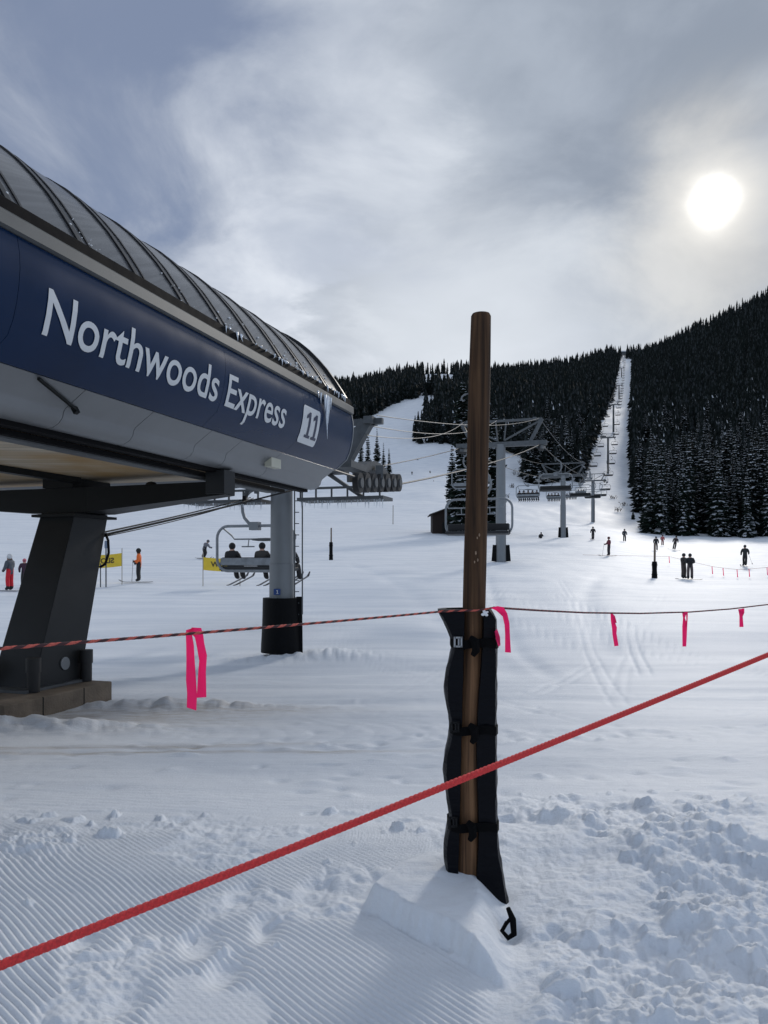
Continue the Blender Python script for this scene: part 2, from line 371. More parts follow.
POST = Vector((0.41, 3.75, 0.13))
def build_ground():
    a = np.concatenate([np.linspace(-2.6,-0.56,34)[:-1], np.linspace(-0.56,0.56,700), np.linspace(0.56,2.6,34)[1:]])
    r1 = np.linspace(-45, 1.2, 34)[:-1]
    yy = np.arange(1600.0, 596.0, -1.25)
    r2 = 1.6*F/(yy-HZ)
    r2 = r2[(r2 > 1.2) & (r2 < 36)]
    r3 = np.exp(np.linspace(math.log(r2[-1]*1.01), math.log(1740), 230))
    rows = np.concatenate([r1, r2, r3])
    wid = np.where(rows > 1.2, rows, 1.2+(1.2-rows)*1.2)
    X = wid[:,None]*a[None,:]; Y = np.repeat(rows[:,None], len(a), 1)
    Z = ground(X, Y)
    # ---- close range relief, in metres
    near = (1-sstep(14, 24, Y))*(np.abs(a)[None,:] < 0.9)
    wx = X + 0.10*(fbm(X*0.9, Y*0.9, 2, 3)-0.5); wy = Y + 0.10*(fbm(X*0.9+9, Y*0.9, 2, 4)-0.5)
    # groomer corduroy, running down to the right
    curve = 0.18*np.sin((X+0.3)*1.3)
    q = (wx*0.735 + wy*0.678 + curve*0.25)/0.031
    cord = np.abs(np.sin(np.pi*q))
    cmask = (1-sstep(0.30, 0.52, X - 0.18*(Y-3.0) + 0.25*(fbm(X*2,Y*2,3,21)-0.5)))*(1-sstep(4.6, 5.4, Y + 0.8*(fbm(X*1.2,Y*1.2,3,22)-0.5)))
    patch = sstep(0.30, 0.38, fbm(X*1.5+4, Y*1.1, 4, 31)); cmask = cmask*(0.12+0.88*patch)
    holes = 0
    for (bx, by, sx_, sy_) in ((-0.62,3.05,.07,.12),(-0.78,3.28,.07,.13),(-0.52,3.42,.06,.12),(-0.35,3.8,.07,.13),(-0.7,3.75,.06,.12),(-1.5,2.75,.07,.12),(-0.95,2.85,.06,.11),(-1.3,3.3,.06,.12)):
        d = ((X-bx+0.05*(fbm(X*8,Y*8,2,33)-.5))/sx_)**2+((Y-by+0.08*(fbm(X*8,Y*8,2,34)-.5))/sy_)**2
        holes = np.maximum(holes, np.exp(-d**1.5*0.9))
    messy = 0.9*sstep(0.555, 0.64, fbm(X*1.1+8, Y*1.4+2, 4, 36))*(1-sstep(0.2,0.5,X))*(1-sstep(-1.0,-0.8,X)*(1-sstep(3.3,3.6,Y)))
    cmask = cmask*(1-0.9*holes)*(1-0.85*messy)
    Z += near*cmask*(0.0135*cord)
    Z -= near*holes*0.030
    Z += near*messy*(1-sstep(4.8,5.6,Y))*(0.05*(np.abs(fbm(X*5,Y*5,4,37,0.6)-0.5)*2-0.15)+0.012*(fbm(X*22,Y*22,2,38)-0.5))
    # finer groomed texture further off
    q2 = (wx*0.25 + wy*0.97)/0.085
    far_c = sstep(4.8, 5.6, Y)*(1-sstep(9, 15, Y))
    Z += near*far_c*0.007*np.abs(np.sin(np.pi*q2))*sstep(0.35, 0.6, fbm(X*0.5, Y*0.9, 3, 41))
    # trampled chunky snow on the right and in a band across
    rm = sstep(0.35, 0.75, X - 0.10*(Y-3.0) + 0.3*(fbm(X*1.7,Y*1.7,3,51)-0.5))*(1-sstep(5.0, 6.0, Y+0.6*(fbm(X,Y,3,52)-0.5)))
    band = np.exp(-((Y-4.6-0.5*(fbm(X*0.8,Y*0.1,2,53)-0.5)*2)/0.38)**2)*sstep(0.36,0.52,fbm(X*0.9+1,Y*0.5,3,54))*0.85
    loose = np.clip(np.maximum(rm, band), 0, 1)
    bil = np.abs(fbm(X*3.2, Y*3.2, 5, 61, 0.55)-0.5)*2
    amp = 0.34+0.50*sstep(0.40, 0.62, fbm(X*1.15+2, Y*1.5+5, 3, 67))
    Z += near*loose*amp*(0.22*(fbm(X*2.0,Y*2.6,4,62)-0.5) + 0.11*(bil-0.2) + 0.05*(np.abs(fbm(X*9,Y*9,4,63,0.6)-0.5)*2-0.2) + 0.032*(fbm(X*24,Y*24,3,66)-0.5))
    Z += near*(1-loose)*(fbm(X*2.2, Y*2.2, 4, 64)-0.5)*0.022
    sel = np.where((rows > 2.3) & (rows < 8.5))[0]; s0, s1 = sel[0], sel[-1]+1
    sx = X[s0:s1]; sy = Y[s0:s1]; dz = np.zeros_like(sx)
    rg = np.random.default_rng(5)
    n = 0
    while n < 620:
        y = rg.uniform(2.5, 6.6); x = rg.uniform(-0.56, 0.6)*y
        right = (x > 0.4+0.10*(y-3) and y < 5.9); bnd = abs(y-4.75) < 0.45
        left = x < -0.3
        if not (right or (bnd and rg.random() < 0.8) or (left and y < 4.6 and rg.random() < 0.12)): continue
        if (x-POST.x)**2 + (y-POST.y)**2 < 0.2 or (x < 0.62 and x > 0.2 and y < 3.3): continue
        if fbm(np.array([x*1.15+2]), np.array([y*1.5+5]), 3, 67)[0] < 0.43+0.1*rg.random(): continue
        n += 1
        r = 0.010 + 0.075*rg.random()**3.4
        if left and not bnd: r *= 0.6
        h = r*rg.uniform(0.35, 0.8)
        if rg.random() < 0.30: h = -h*0.75; r *= 1.5
        an = rg.uniform(0, math.pi); el = rg.uniform(0.6, 1.0)
        i0 = np.searchsorted(rows[s0:s1], y-r*1.9); i1 = np.searchsorted(rows[s0:s1], y+r*1.9)+1
        if i1-i0 < 2: continue
        j0 = np.searchsorted(a, (x-r*1.9)/y - 0.03); j1 = np.searchsorted(a, (x+r*1.9)/y + 0.03)
        bx = sx[i0:i1,j0:j1]-x; by = sy[i0:i1,j0:j1]-y
        bx = bx + r*0.45*(vnoise(sx[i0:i1,j0:j1]*9/max(r*10,.4), sy[i0:i1,j0:j1]*9/max(r*10,.4), n)-0.5); 
        u = (bx*math.cos(an)+by*math.sin(an))/r; v = (-bx*math.sin(an)+by*math.cos(an))/(r*el)
        if h > 0:
            # a broken clod: flat facets meeting at edges
            sd = np.full_like(u, 9.0); nk = rg.integers(4, 7); w0 = rg.uniform(0, 6.28)
            for k in range(nk):
                ak = w0+6.283*k/nk+rg.uniform(-.4,.4); sd = np.minimum(sd, (rg.uniform(.6,1.0)-(u*math.cos(ak)+v*math.sin(ak)))/rg.uniform(.22,.7))
            tp = 0.85+rg.uniform(-.4,.4)*u+rg.uniform(-.4,.4)*v
            g = np.clip(np.minimum(sd, tp), 0, 1.2)
            dz[i0:i1,j0:j1] = np.maximum(dz[i0:i1,j0:j1], 0.35*dz[i0:i1,j0:j1]+h*g)
        else:
            dz[i0:i1,j0:j1] += h*sstep(0, 1, np.clip(1-u*u-v*v, 0, 1))
    Z[s0:s1] += dz
    # cut block of snow left around the foot of the post
    e1 = ((X+0.10)*0.768 + (Y-3.60)*0.640)            # distance behind the cut front edge
    e2 = 0.43 + 0.27*(Y-2.93) - X                    # right edge
    e3 = X + 0.11 - 0.42*(Y-3.6)                      # left end
    wob = 0.05*(fbm(X*5,Y*5,3,71)-0.5)
    top = 0.128 + 0.03*(fbm(X*2.5,Y*2.5,3,72)-0.5) - 0.15*sstep(0.41, 0.60, X)
    blk = sstep(-0.012, 0.045, e1+wob*0.6+0.03*(fbm(X*16,Y*16,3,74)-0.5))*sstep(-0.06, 0.14, e2+wob*1.8)*(1-sstep(3.9, 4.4, Y+0.5*np.abs(X-0.35)+wob))*sstep(-0.02, 0.09, e3+wob*1.2)
    # the block is smooth: fade the relief under it
    Zs = ground(X, Y) + near*(fbm(X*7,Y*7,4,73)-0.5)*0.026
    Z = Z*(1-blk*near) + Zs*blk*near + near*blk*top
    hole = np.exp(-(((X-0.555)/0.05)**2+((Y-3.42)/0.09)**2)); Z -= near*0.07*hole
    # churned snow round the footing and the first tower
    def berm(cx, cy, rx, ry, h, s):
        d = ((X-cx)/rx)**2+((Y-cy)/ry)**2
        return np.exp(-d)*(h*0.5 + h*1.6*np.clip(np.abs(fbm(X*2.6,Y*2.2,3,s,0.5)-0.5)*2,0,1))
    Z += berm(-4.0, 12.4, 1.6, 0.5, 0.10, 81) + berm(-2.6, 12.3, 1.5, 0.4, 0.08, 82) + berm(-1.7, 21.9, 1.5, 0.9, 0.17, 83) + berm(-3.6, 21.0, 1.3, 0.7, 0.12, 84)
    Z += berm(-5.2, 9.9, 2.0, 0.5, 0.14, 85)
    # ridge line where two groomed passes meet, and ski tracks
    for (off, slope, dep, wd) in ((13.2,0.10,0.05,0.16),(15.5,-0.06,0.06,0.22),(17.6,0.16,0.07,0.2),(19.8,0.05,0.05,0.25)):
        Z += near*dep*np.exp(-((Y-off-slope*X-0.5*(fbm(X*0.25,Y*0,2,91)-0.5))/wd)**2)
    # ski tracks crossing the groomed apron
    rt = np.random.default_rng(21)
    for k in range(12):
        x0 = rt.uniform(-9, 10); y0 = rt.uniform(9, 22); dirx = rt.uniform(-0.55, 0.55); ln = rt.uniform(8, 34); am = rt.uniform(0.1, 0.7); ph = rt.uniform(0, 6.28); fr = rt.uniform(0.05, 0.16)
        w_ = rt.uniform(0.035, 0.06)*(1+y0/30); dp = rt.uniform(0.008, 0.022)
        for o_ in (-0.14, 0.14):
            xc = x0+dirx*(Y-y0)+am*np.sin(ph+fr*(Y-y0))+o_
            Z -= dp*np.exp(-((X-xc)/w_)**2)*sstep(y0, y0+2, Y)*(1-sstep(y0+ln-4, y0+ln, Y))
    # scattered boot scuffs on the flat beyond the rope
    for k in range(260):
        y0 = 5.6+9*rt.random()**1.4; x0 = rt.uniform(-0.1, 0.55)*y0 if k % 3 else rt.uniform(-0.5, 0.1)*y0
        if k % 2: y0 = 9.2+0.25*(x0-2)+rt.uniform(-.5,.5)
        i0 = np.searchsorted(rows, y0-0.35); i1 = np.searchsorted(rows, y0+0.35); j0 = np.searchsorted(a, (x0-0.4)/y0); j1 = np.searchsorted(a, (x0+0.4)/y0)
        Z[i0:i1,j0:j1] += rt.choice([-1,-1,1])*0.022*np.exp(-((X[i0:i1,j0:j1]-x0)/rt.uniform(.05,.16))**2-((Y[i0:i1,j0:j1]-y0)/rt.uniform(.05,.12))**2)
    # shallow tracks uphill
    for (x0, x1, y0, y1, w) in ((3.0,5.4,15,48,0.5),(3.7,6.4,15,48,0.3),(6.5,15,20,52,0.5),(2.2,-3,24,60,0.5)):
        xc = x0+(x1-x0)*((Y-y0)/(y1-y0))**1.6 if False else x0+(x1-x0)*np.clip((Y-y0)/(y1-y0),0,1)**1.5
        Z -= 0.05*np.exp(-((X-xc)/w)**2)*sstep(y0,y0+4,Y)*(1-sstep(y1-6,y1,Y))
    # moguls and wind texture on the far slopes
    Z += sstep(120, 260, Y)*(fbm(X*0.05,Y*0.03,4,95)-0.5)*3.0 + sstep(24,40,Y)*(1-sstep(200,300,Y))*(fbm(X*0.35,Y*0.22,3,96)-0.5)*0.16
    dirt = np.exp(-((X+4.2)/2.4)**2-((Y-11.0)/1.2)**2)*0.75
    line = np.exp(-((Y-8.05-0.05*X-0.25*(fbm(X*0.7,Y*0,2,97)-0.5))/0.10)**2)*(1-sstep(-0.6,1.0,X))*sstep(-6,-4,X)
    line2 = np.exp(-((Y-8.6-0.09*X)/0.16)**2)*(1-sstep(-2,0,X))*0.6
    dirt = np.clip(dirt + line*0.8 + line2 + 0.5*np.exp(-((X+2.2)/1.6)**2-((Y-12.0)/0.5)**2), 0, 1)
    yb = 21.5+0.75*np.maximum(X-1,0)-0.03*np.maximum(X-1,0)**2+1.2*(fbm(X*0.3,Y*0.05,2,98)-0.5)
    slope_shade = (1-sstep(-1.2, 1.0, Y-yb))*sstep(5.2, 6.6, Y+0.8*(fbm(X,Y,3,99)-0.5))*(0.55+0.45*sstep(0.35,0.6,fbm(X*0.25,Y*0.8,4,100)))  # slope shading short of the ridge boundary, painted as darker snow
    n0, n1 = X.shape
    me = bpy.data.meshes.new('snow_ground')
    co = np.stack([X, Y, Z], -1).reshape(-1, 3)
    idx = np.arange(n0*n1).reshape(n0, n1)
    quads = np.stack([idx[:-1,:-1], idx[:-1,1:], idx[1:,1:], idx[1:,:-1]], -1).reshape(-1, 4)
    me.vertices.add(len(co)); me.vertices.foreach_set('co', co.ravel())
    me.loops.add(quads.size); me.loops.foreach_set('vertex_index', quads.ravel().astype(np.int32))
    me.polygons.add(len(quads)); me.polygons.foreach_set('loop_start', np.arange(0, quads.size, 4, dtype=np.int32))
    me.polygons.foreach_set('loop_total', np.full(len(quads), 4, dtype=np.int32))
    me.polygons.foreach_set('use_smooth', np.ones(len(quads), bool))
    me.update(calc_edges=True)
    at_ = me.attributes.new('dirt', 'FLOAT', 'POINT'); at_.data.foreach_set('value', dirt.ravel().astype(np.float32))
    at_ = me.attributes.new('slope_shade', 'FLOAT', 'POINT'); at_.data.foreach_set('value', slope_shade.ravel().astype(np.float32))
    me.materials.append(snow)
    o = bpy.data.objects.new('snow_ground', me); COL.objects.link(o)
    tag(o, 'snow covered ground with groomed corduroy, trampled lumps and ski runs', 'snow', kind='structure')
build_ground()
# ------------------------------------------------------------------ lift station
T0, T1 = -3.0, 14.35
PROF = [(5.25,2.955),(5.222,2.80),(5.215,2.66),(5.228,2.50),(5.252,2.36),(5.292,2.21),(5.355,2.07),(5.577,1.885)]
def prof_L(H):
    hs = [p[1] for p in PROF][::-1]; ls = [p[0] for p in PROF][::-1]
    return float(np.interp(H, hs, ls))
blue_panel = mat('navy_station_panel', (0.001,0.0155,0.056), 0.22, 0.0, 0.12, 1.2, 0.0, spec=0.22)
fascia_grey = mat('silver_grey_station_sheet', (0.195,0.203,0.212), 0.38, 0.4, 0.10, 1.3)
trim_grey = mat('grey_trim_rail', (0.115,0.12,0.12), 0.45, 0.4, 0.12, 3)
gutter_black = mat('black_gutter', (0.005,0.005,0.006), 0.7, 0, 0.3, 8, spec=0.1)
rib_black = mat('black_roof_rib', (0.014,0.014,0.015), 0.4, 0.2)
soffit_wood = plank_mat('soffit_boards', (0.60,0.49,0.34), (0.74,0.64,0.49), (0.54,0.34,0.14), 0.24, R(0))
def roof_glaze():
    m = bpy.data.materials.new('smoked_roof_sheet'); m.use_nodes = True
    nt = m.node_tree; b = nt.nodes['Principled BSDF']; L = nt.links.new
    tc = nt.nodes.new('ShaderNodeTexCoord'); mp = nt.nodes.new('ShaderNodeMapping')
    mp.inputs['Rotation'].default_value = (0,0,R(-72.35)); mp.inputs['Scale'].default_value = (26,0.5,0.5)
    n = nt.nodes.new('ShaderNodeTexNoise'); n.inputs['Scale'].default_value = 1.0; n.inputs['Detail'].default_value = 4
    cr = nt.nodes.new('ShaderNodeValToRGB'); cr.color_ramp.elements[0].position = 0.3; cr.color_ramp.elements[1].position = 0.7
    cr.color_ramp.elements[0].color = (0.105,0.108,0.116,1); cr.color_ramp.elements[1].color = (0.20,0.205,0.215,1)
    L(tc.outputs['Object'], mp.inputs[0]); L(mp.outputs[0], n.inputs['Vector']); L(n.outputs['Fac'], cr.inputs['Fac']); L(cr.outputs['Color'], b.inputs['Base Color'])
    b.inputs['Roughness'].default_value = 0.24; b.inputs['Specular IOR Level'].default_value = 0.7
    tr = nt.nodes.new('ShaderNodeBsdfTranslucent'); tr.inputs['Color'].default_value = (0.55,0.54,0.53,1)
    ms = nt.nodes.new('ShaderNodeMixShader'); ms.inputs['Fac'].default_value = 0.25
    L(b.outputs[0], ms.inputs[1]); L(tr.outputs[0], ms.inputs[2]); L(ms.outputs[0], nt.nodes['Material Output'].inputs['Surface'])
    return m
glaze = roof_glaze()

org = W(10.3, 9.2, -2.45)
st = tag(empty('lift_station', org), 'blue and grey chairlift terminal with curved smoked roof on a dark leaning pillar', 'ski lift station')
def mirror(pts): return [(18.6-L, H) for L, H in pts]
def sb(mb, name, m, par=st, **k): return mb.build(name, m, par, org if par is st else None, **k)
ts = [T0, 0, 2, 4, 5.62, 8, 10, 12, T1]
# navy side panel: three sheets with open joints, 25 mm thick
mb = MB()
for (a, b) in ((T0, 0.6),(0.606,5.60),(5.606,9.30),(9.306,11.92),(11.926,T1)):
    mb.extrude_t(PROF + [(L+0.025, H) for L, H in reversed(PROF)], [a, b])
side = sb(mb, 'side_panel', blue_panel, smooth='auto'); 
mb = MB(); mb.extrude_t(mirror(PROF) + mirror([(L+0.025, H) for L, H in reversed(PROF)]), [T0, T1]); sb(mb, 'side_panel', blue_panel, smooth='auto')
# pale end moulding that closes the navy panel
mb = MB(); mb.extrude_t([(L-0.012, H) for L, H in PROF] + [(L+0.05, H) for L, H in reversed(PROF)], [T1, T1+0.03]); sb(mb, 'end_moulding', pale_steel, smooth='auto')
# trim rail and gutter
for mir in (0, 1):
    f = mirror if mir else (lambda p: p)
    mb = MB(); mb.extrude_t(f([(5.235,2.958),(5.20,2.975),(5.205,3.10),(5.25,3.135),(5.40,3.135),(5.40,2.958)]), [T0, T1+0.02]); sb(mb, 'trim_rail', trim_grey)
    mb = MB(); mb.extrude_t(f([(5.262,3.138),(5.262,3.245),(5.30,3.27),(5.46,3.27),(5.46,3.138)]), [T0, T1]); sb(mb, 'gutter', gutter_black)
# vaulted roof of smoked sheets
def vault(L, dr=0.0):
    x = (L-9.3)/(3.93+dr)
    return 3.20 + (1.80+dr)*math.sqrt(max(0, 1-x*x))
angs = [math.pi*(0.0+ i/64) for i in range(65)]
_VL = [5.40,5.5,5.6,5.8,6.0,6.2,6.4,6.7,7.0,7.5,8.2,9.3]
_VH = [3.272,3.435,3.585,3.86,4.09,4.29,4.455,4.645,4.77,4.89,4.965,5.0]
_VP = list(zip(_VL, _VH)) + [(18.6-L, H) for L, H in list(zip(_VL, _VH))[-2::-1]]
_VS = [0.0]
for _p, _q in zip(_VP, _VP[1:]): _VS.append(_VS[-1]+math.hypot(_q[0]-_p[0], _q[1]-_p[1]))
def vpt(a, dr=0.0):
    s = max(0.0, min(1.0, a/math.pi))*_VS[-1]
    f = lambda s: (float(np.interp(s, _VS, [p[0] for p in _VP])), float(np.interp(s, _VS, [p[1] for p in _VP])))
    L, H = f(s); A = f(max(0, s-0.25)); B = f(min(_VS[-1], s+0.25))
    d = math.hypot(B[0]-A[0], B[1]-A[1])
    return (L-(B[1]-A[1])/d*dr, H+(B[0]-A[0])/d*dr)
mb = MB(); mb.extrude_t([vpt(a) for a in angs] + [vpt(a,-0.012) for a in reversed(angs)], [T0, 0, 3, 6, 9, 12, T1-0.02])
sb(mb, 'roof_sheet', glaze, smooth='auto')
ribt = [5.68+0.97*k for k in range(-8, 9)] + [14.30]
for t in ribt:
    for (dt, w, h) in ((0, 0.075, 0.022), (0.17, 0.035, 0.016)):
        if t > 14.2 and dt: continue
        mb = MB()
        mb.extrude_t([vpt(a, h) for a in angs] + [vpt(a, 0.004) for a in reversed(angs)], [t-w/2+dt, t+w/2+dt])
        sb(mb, 'roof_rib', rib_black, smooth='auto')
# end arch frame under the roof
mb = MB(); mb.extrude_t([vpt(a, 0.06) for a in angs] + [vpt(a, -0.14) for a in reversed(angs)], [T1-0.02, T1+0.06]); sb(mb, 'end_arch', rib_black, smooth='auto')
# fascia below the panel with its rounded lower roll
fp = [(5.60,1.88),(5.86,1.70),(5.885,1.665),(5.90,1.60),(5.95,1.54),(6.03,1.50),(6.12,1.49)]
mb = MB(); mb.extrude_t(fp + [(L+0.02, H+0.03) for L, H in reversed(fp)], [T0, 2.1]); mb.extrude_t(fp + [(L+0.02, H+0.03) for L, H in reversed(fp)], [2.11, 6.95])
for (a, b) in ((6.96,8.2),(8.21,9.6),(9.61,10.5),(10.51,11.9),(11.91,T1)): mb.extrude_t(fp + [(L+0.02, H+0.03) for L, H in reversed(fp)], [a, b])
sb(mb, 'fascia', fascia_grey, smooth='auto')
mb = MB(); mb.extrude_t(mirror(fp) + mirror([(L+0.02, H+0.03) for L, H in reversed(fp)]), [T0, T1]); sb(mb, 'fascia', fascia_grey, smooth='auto')
mb = MB(); mb.lbox(T0, T1-0.1, 6.14, 6.30, 1.44, 1.56); mb.lbox(T0, 13.6, 6.34, 6.42, 1.38, 1.44); sb(mb, 'track_beam', gutter_black)
mb = MB(); mb.lbox(T0, 13.4, 6.43, 6.62, 1.36, 1.42); sb(mb, 'guide_channel', galv_dull)
# boarded underside with steel joists across it
mb = MB(); mb.lbox(T0, 11.9, 6.6, 12.1, 1.47, 1.51); sb(mb, 'soffit', soffit_wood)
mb = MB()
mb.lbox(T0, 10.9, 8.86, 9.02, 1.37, 1.466)
sb(mb, 'joist', dark_steel)
mb = MB(); mb.lbox(T0, 12.1, 6.6, 12.0, 1.53, 1.60); mb.lbox(12.0, 13.6, 6.65, 12.0, 1.50, 1.58); sb(mb, 'machine_deck', galv_dull)
# end shield under the roof, set back from the arch
mb = MB(); 
ep = [vpt(a, -0.16) for a in angs]
mb.extrude_t(ep + [(12.9,2.95),(12.4,2.9),(6.2,2.9),(5.7,2.95)], [13.9, 13.94]); sb(mb, 'end_shield', fascia_grey)
# crossbeam on the pillar, tapering to its tips
mb = MB()
for (L0, L1, b0, b1) in ((9.9,12.6,0.88,1.08),(8.75,9.9,0.88,0.88),(6.02,8.75,1.09,0.88)):
    e0 = 11.03 if L0 < 6.5 else 11.65; e1 = 11.65
    f0 = 10.72 if L0 < 6.5 else 10.90; f1 = 10.90
    mb.hexa([W(f1,L1,b1), W(f0,L0,b0), W(e0,L0,b0), W(e1,L1,b1), W(f1,L1,1.30), W(f0,L0,1.30), W(e0,L0,1.30), W(e1,L1,1.30)])
sb(mb, 'crossbeam', dark_steel)
mb = MB(); mb.lbox(10.66, 11.0, 6.0, 6.33, 1.10, 1.47); sb(mb, 'end_bracket', pillar_paint)
mb = MB(); mb.lbox(10.85, 11.85, 9.0, 9.62, 1.302, 1.466); sb(mb, 'saddle', dark_steel)
mb = MB(); mb.ball(W(11.0, 7.55, 1.30), 0.10, n=12, k=6, sc=(1,1,0.7)); sb(mb, 'warning_lamp', black_rub, smooth=True)
# leaning pillar
b = [W(9.7,9.62,-1.97), W(9.7,8.80,-1.97), W(10.8,8.80,-1.97), W(10.8,9.62,-1.97)]
t_ = [W(10.85,9.65,0.88), W(10.85,8.95,0.88), W(11.72,8.95,0.88), W(11.72,9.65,0.88)]
mb = MB(); mb.hexa(b+t_); pil = sb(mb, 'pillar', pillar_paint, bevel=0.012)
mb = MB(); mb.lbox(10.72, 11.85, 8.86, 9.74, 0.80, 0.845); sb(mb, 'flange', dark_steel)
mb = MB(); mb.lbox(9.45, 10.9, 8.70, 9.72, -1.968, -1.925); sb(mb, 'base_plate', galv_dull)
for (t, L) in ((9.62,8.70),(10.82,8.70),(9.62,9.70),(10.82,9.70)):
    mb = MB(); p = W(t, L, -1.96); mb.cyl(p, p+V(0,0,0.30), 0.095, 14); mb.cyl(p+V(0,0,0.30), p+V(0,0,0.52), 0.11, 14); sb(mb, 'anchor_sleeve', black_rub, smooth='auto')
mb = MB()
fn = (b[1]-b[2]).cross(t_[1]-b[1]).normalized()
pc = b[1].lerp(b[2], 0.56).lerp(t_[1].lerp(t_[2], 0.56), 0.12)
if fn.dot(-pc) < 0: fn = -fn
mb.cyl(pc-fn*0.01, pc+fn*0.022, 0.105, 24); sb(mb, 'inspection_cover', galv, smooth='auto')
mb = MB(); mb.lbox(8.6, 10.95, 8.28, 10.2, -3.1, -1.97); foot = sb(mb, 'footing', concrete, bevel=0.02)
for t in (9.35, 10.25):
    mb = MB(); mb.lbox(t-0.010, t+0.010, 8.277, 8.30, -3.0, -1.975); sb(mb, 'form_seam', dark_steel)
# short strut propping the fascia, and a pale lamp
mb = MB(); mb.beam(W(6.26,5.60,1.845), W(7.05,5.80,1.70), 0.028, 0.028); mb.beam(W(7.05,5.79,1.66), W(7.05,5.83,1.73), 0.06, 0.05); sb(mb, 'prop_rod', dark_steel)
mb = MB(); mb.lbox(11.75, 12.12, 5.72, 5.85, 1.64, 1.80); sb(mb, 'floodlight', mat('cream_lamp_glass', (0.55,0.54,0.44), 0.4))
# lettering set on the curved panel
def text_mesh(body, bold=0.0, res=6):
    cu = bpy.data.curves.new('lettering', 'FONT'); cu.body = body; cu.size = 1.0; cu.offset = bold; cu.resolution_u = res
    ob = bpy.data.objects.new('lettering', cu); COL.objects.link(ob)
    dg = bpy.context.evaluated_depsgraph_get(); dg.update()
    me = bpy.data.meshes.new_from_object(ob.evaluated_get(dg))
    vs = [tuple(v.co) for v in me.vertices]; fs = [tuple(p.vertices) for p in me.polygons]
    bpy.data.objects.remove(ob); bpy.data.curves.remove(cu); bpy.data.meshes.remove(me)
    return vs, fs
def fit_text(body, bold, x0, x1, cap_ref='N'):
    vs, fs = text_mesh(body, bold)
    cv, _ = text_mesh(cap_ref, bold)
    cap = max(v[1] for v in cv); lo = min(v[1] for v in cv)
    mnx = min(v[0] for v in vs); mxx = max(v[0] for v in vs)
    return [((v[0]-mnx)/(mxx-mnx)*(x1-x0)+x0, (v[1]-lo)/(cap-lo)) for v in vs], fs
tv, tf = fit_text('Northwoods Express', 0.009, 5.96, 11.30)
mb = MB(); CAP, BASE = 0.43, 2.175
# cut the faces fine enough to follow the curve
bm = bmesh.new()
vv = [bm.verts.new((x, y*CAP+BASE, 0)) for x, y in tv]
for f in tf:
    try: bm.faces.new([vv[i] for i in f])
    except ValueError: pass
for h in [q_[1] for q_ in PROF] + [2.14, 2.28, 2.43, 2.58]:
    bmesh.ops.bisect_plane(bm, geom=bm.verts[:]+bm.edges[:]+bm.faces[:], plane_co=(0,h,0), plane_no=(0,1,0))
bm.verts.index_update()
mb.add([W(v.co.x, prof_L(v.co.y)-0.010, v.co.y) for v in bm.verts], [[v.index for v in f.verts] for f in bm.faces]); bm.free()
sb(mb, 'lettering', white_sign)
def on_panel(t, H, off): return W(t, prof_L(H)-off, H)
def rounded(t0, t1, h0, h1, r, n=5):
    o = []
    for (cx, cy, a0) in ((t1-r,h1-r,0),(t0+r,h1-r,90),(t0+r,h0+r,180),(t1-r,h0+r,270)):
        for i in range(n+1):
            a = R(a0+90*i/n); o.append((cx+r*math.cos(a), cy+r*math.sin(a)))
    return o
def panel_patch(poly, off):
    bm = bmesh.new(); f = bm.faces.new([bm.verts.new((x, y, 0)) for x, y in poly])
    lo = min(p[1] for p in poly); hi = max(p[1] for p in poly)
    k = lo+0.05
    while k < hi:
        bmesh.ops.bisect_plane(bm, geom=bm.verts[:]+bm.edges[:]+bm.faces[:], plane_co=(0,k,0), plane_no=(0,1,0)); k += 0.05
    bm.verts.index_update()
    r = [on_panel(v.co.x, v.co.y, off) for v in bm.verts], [[v.index for v in f.verts] for f in bm.faces]
    bm.free(); return r
mb = MB(); mb.add(*panel_patch(rounded(11.93,12.66,2.07,2.69,0.06), 0.008)); badge = sb(mb, 'number_badge', white_sign)
for x in (12.09, 12.37):
    mb = MB()
    mb.add(*panel_patch([(x+0.02,2.17),(x+0.24,2.17),(x+0.24,2.215),(x+0.17,2.215),(x+0.17,2.60),(x+0.11,2.60),(x+0.0,2.53),(x+0.0,2.475),(x+0.09,2.515),(x+0.09,2.215),(x+0.02,2.215)], 0.014))
    mb.build('numeral', navy_num, badge, org)
# ice and blown snow hanging off the trim rail near the end
mb = MB(); rg = random.Random(3)
def icicle(mb, p, l, r):
    mb.tube([p, p+V(rg.uniform(-.01,.01),rg.uniform(-.01,.01),-l*0.5), p+V(rg.uniform(-.02,.02),rg.uniform(-.02,.02),-l)], [r, r*0.6, 0.002], 6)
for i in range(38):
    t = 9.2+5.0*rg.random()**0.75
    icicle(mb, W(t, 5.255, 3.262), 0.03+0.12*rg.random()**2, 0.012+0.012*rg.random())
for (t, l, r) in ((12.86,0.78,0.035),(12.93,0.5,0.03),(12.78,0.3,0.03),(13.05,0.22,0.025),(12.6,0.2,0.02),(12.45,0.12,0.02)):
    icicle(mb, W(t, 5.17, 3.02), l, r)
sb(mb, 'icicles', ice, smooth=True)['kind'] = 'stuff'
mb = MB()
for i in range(170):
    t = 8.0+6.2*rg.random()**0.6; 
    if rg.random() < 0.5: t = 12.2+1.0*rg.random()
    if rg.random() < 0.15: t = rg.choice([5.75, 6.75, 6.9, 8.65])+rg.uniform(-0.12,0.12)
    a = 0.02+0.16*rg.random()**2
    L, H = vpt(a, 0.02); mb.ball(W(t, L, H-0.012), 0.006+0.016*rg.random()**2, n=6, k=4, sc=(1,1,0.7))
sb(mb, 'frost', snow_lump, smooth=True)['kind'] = 'stuff'
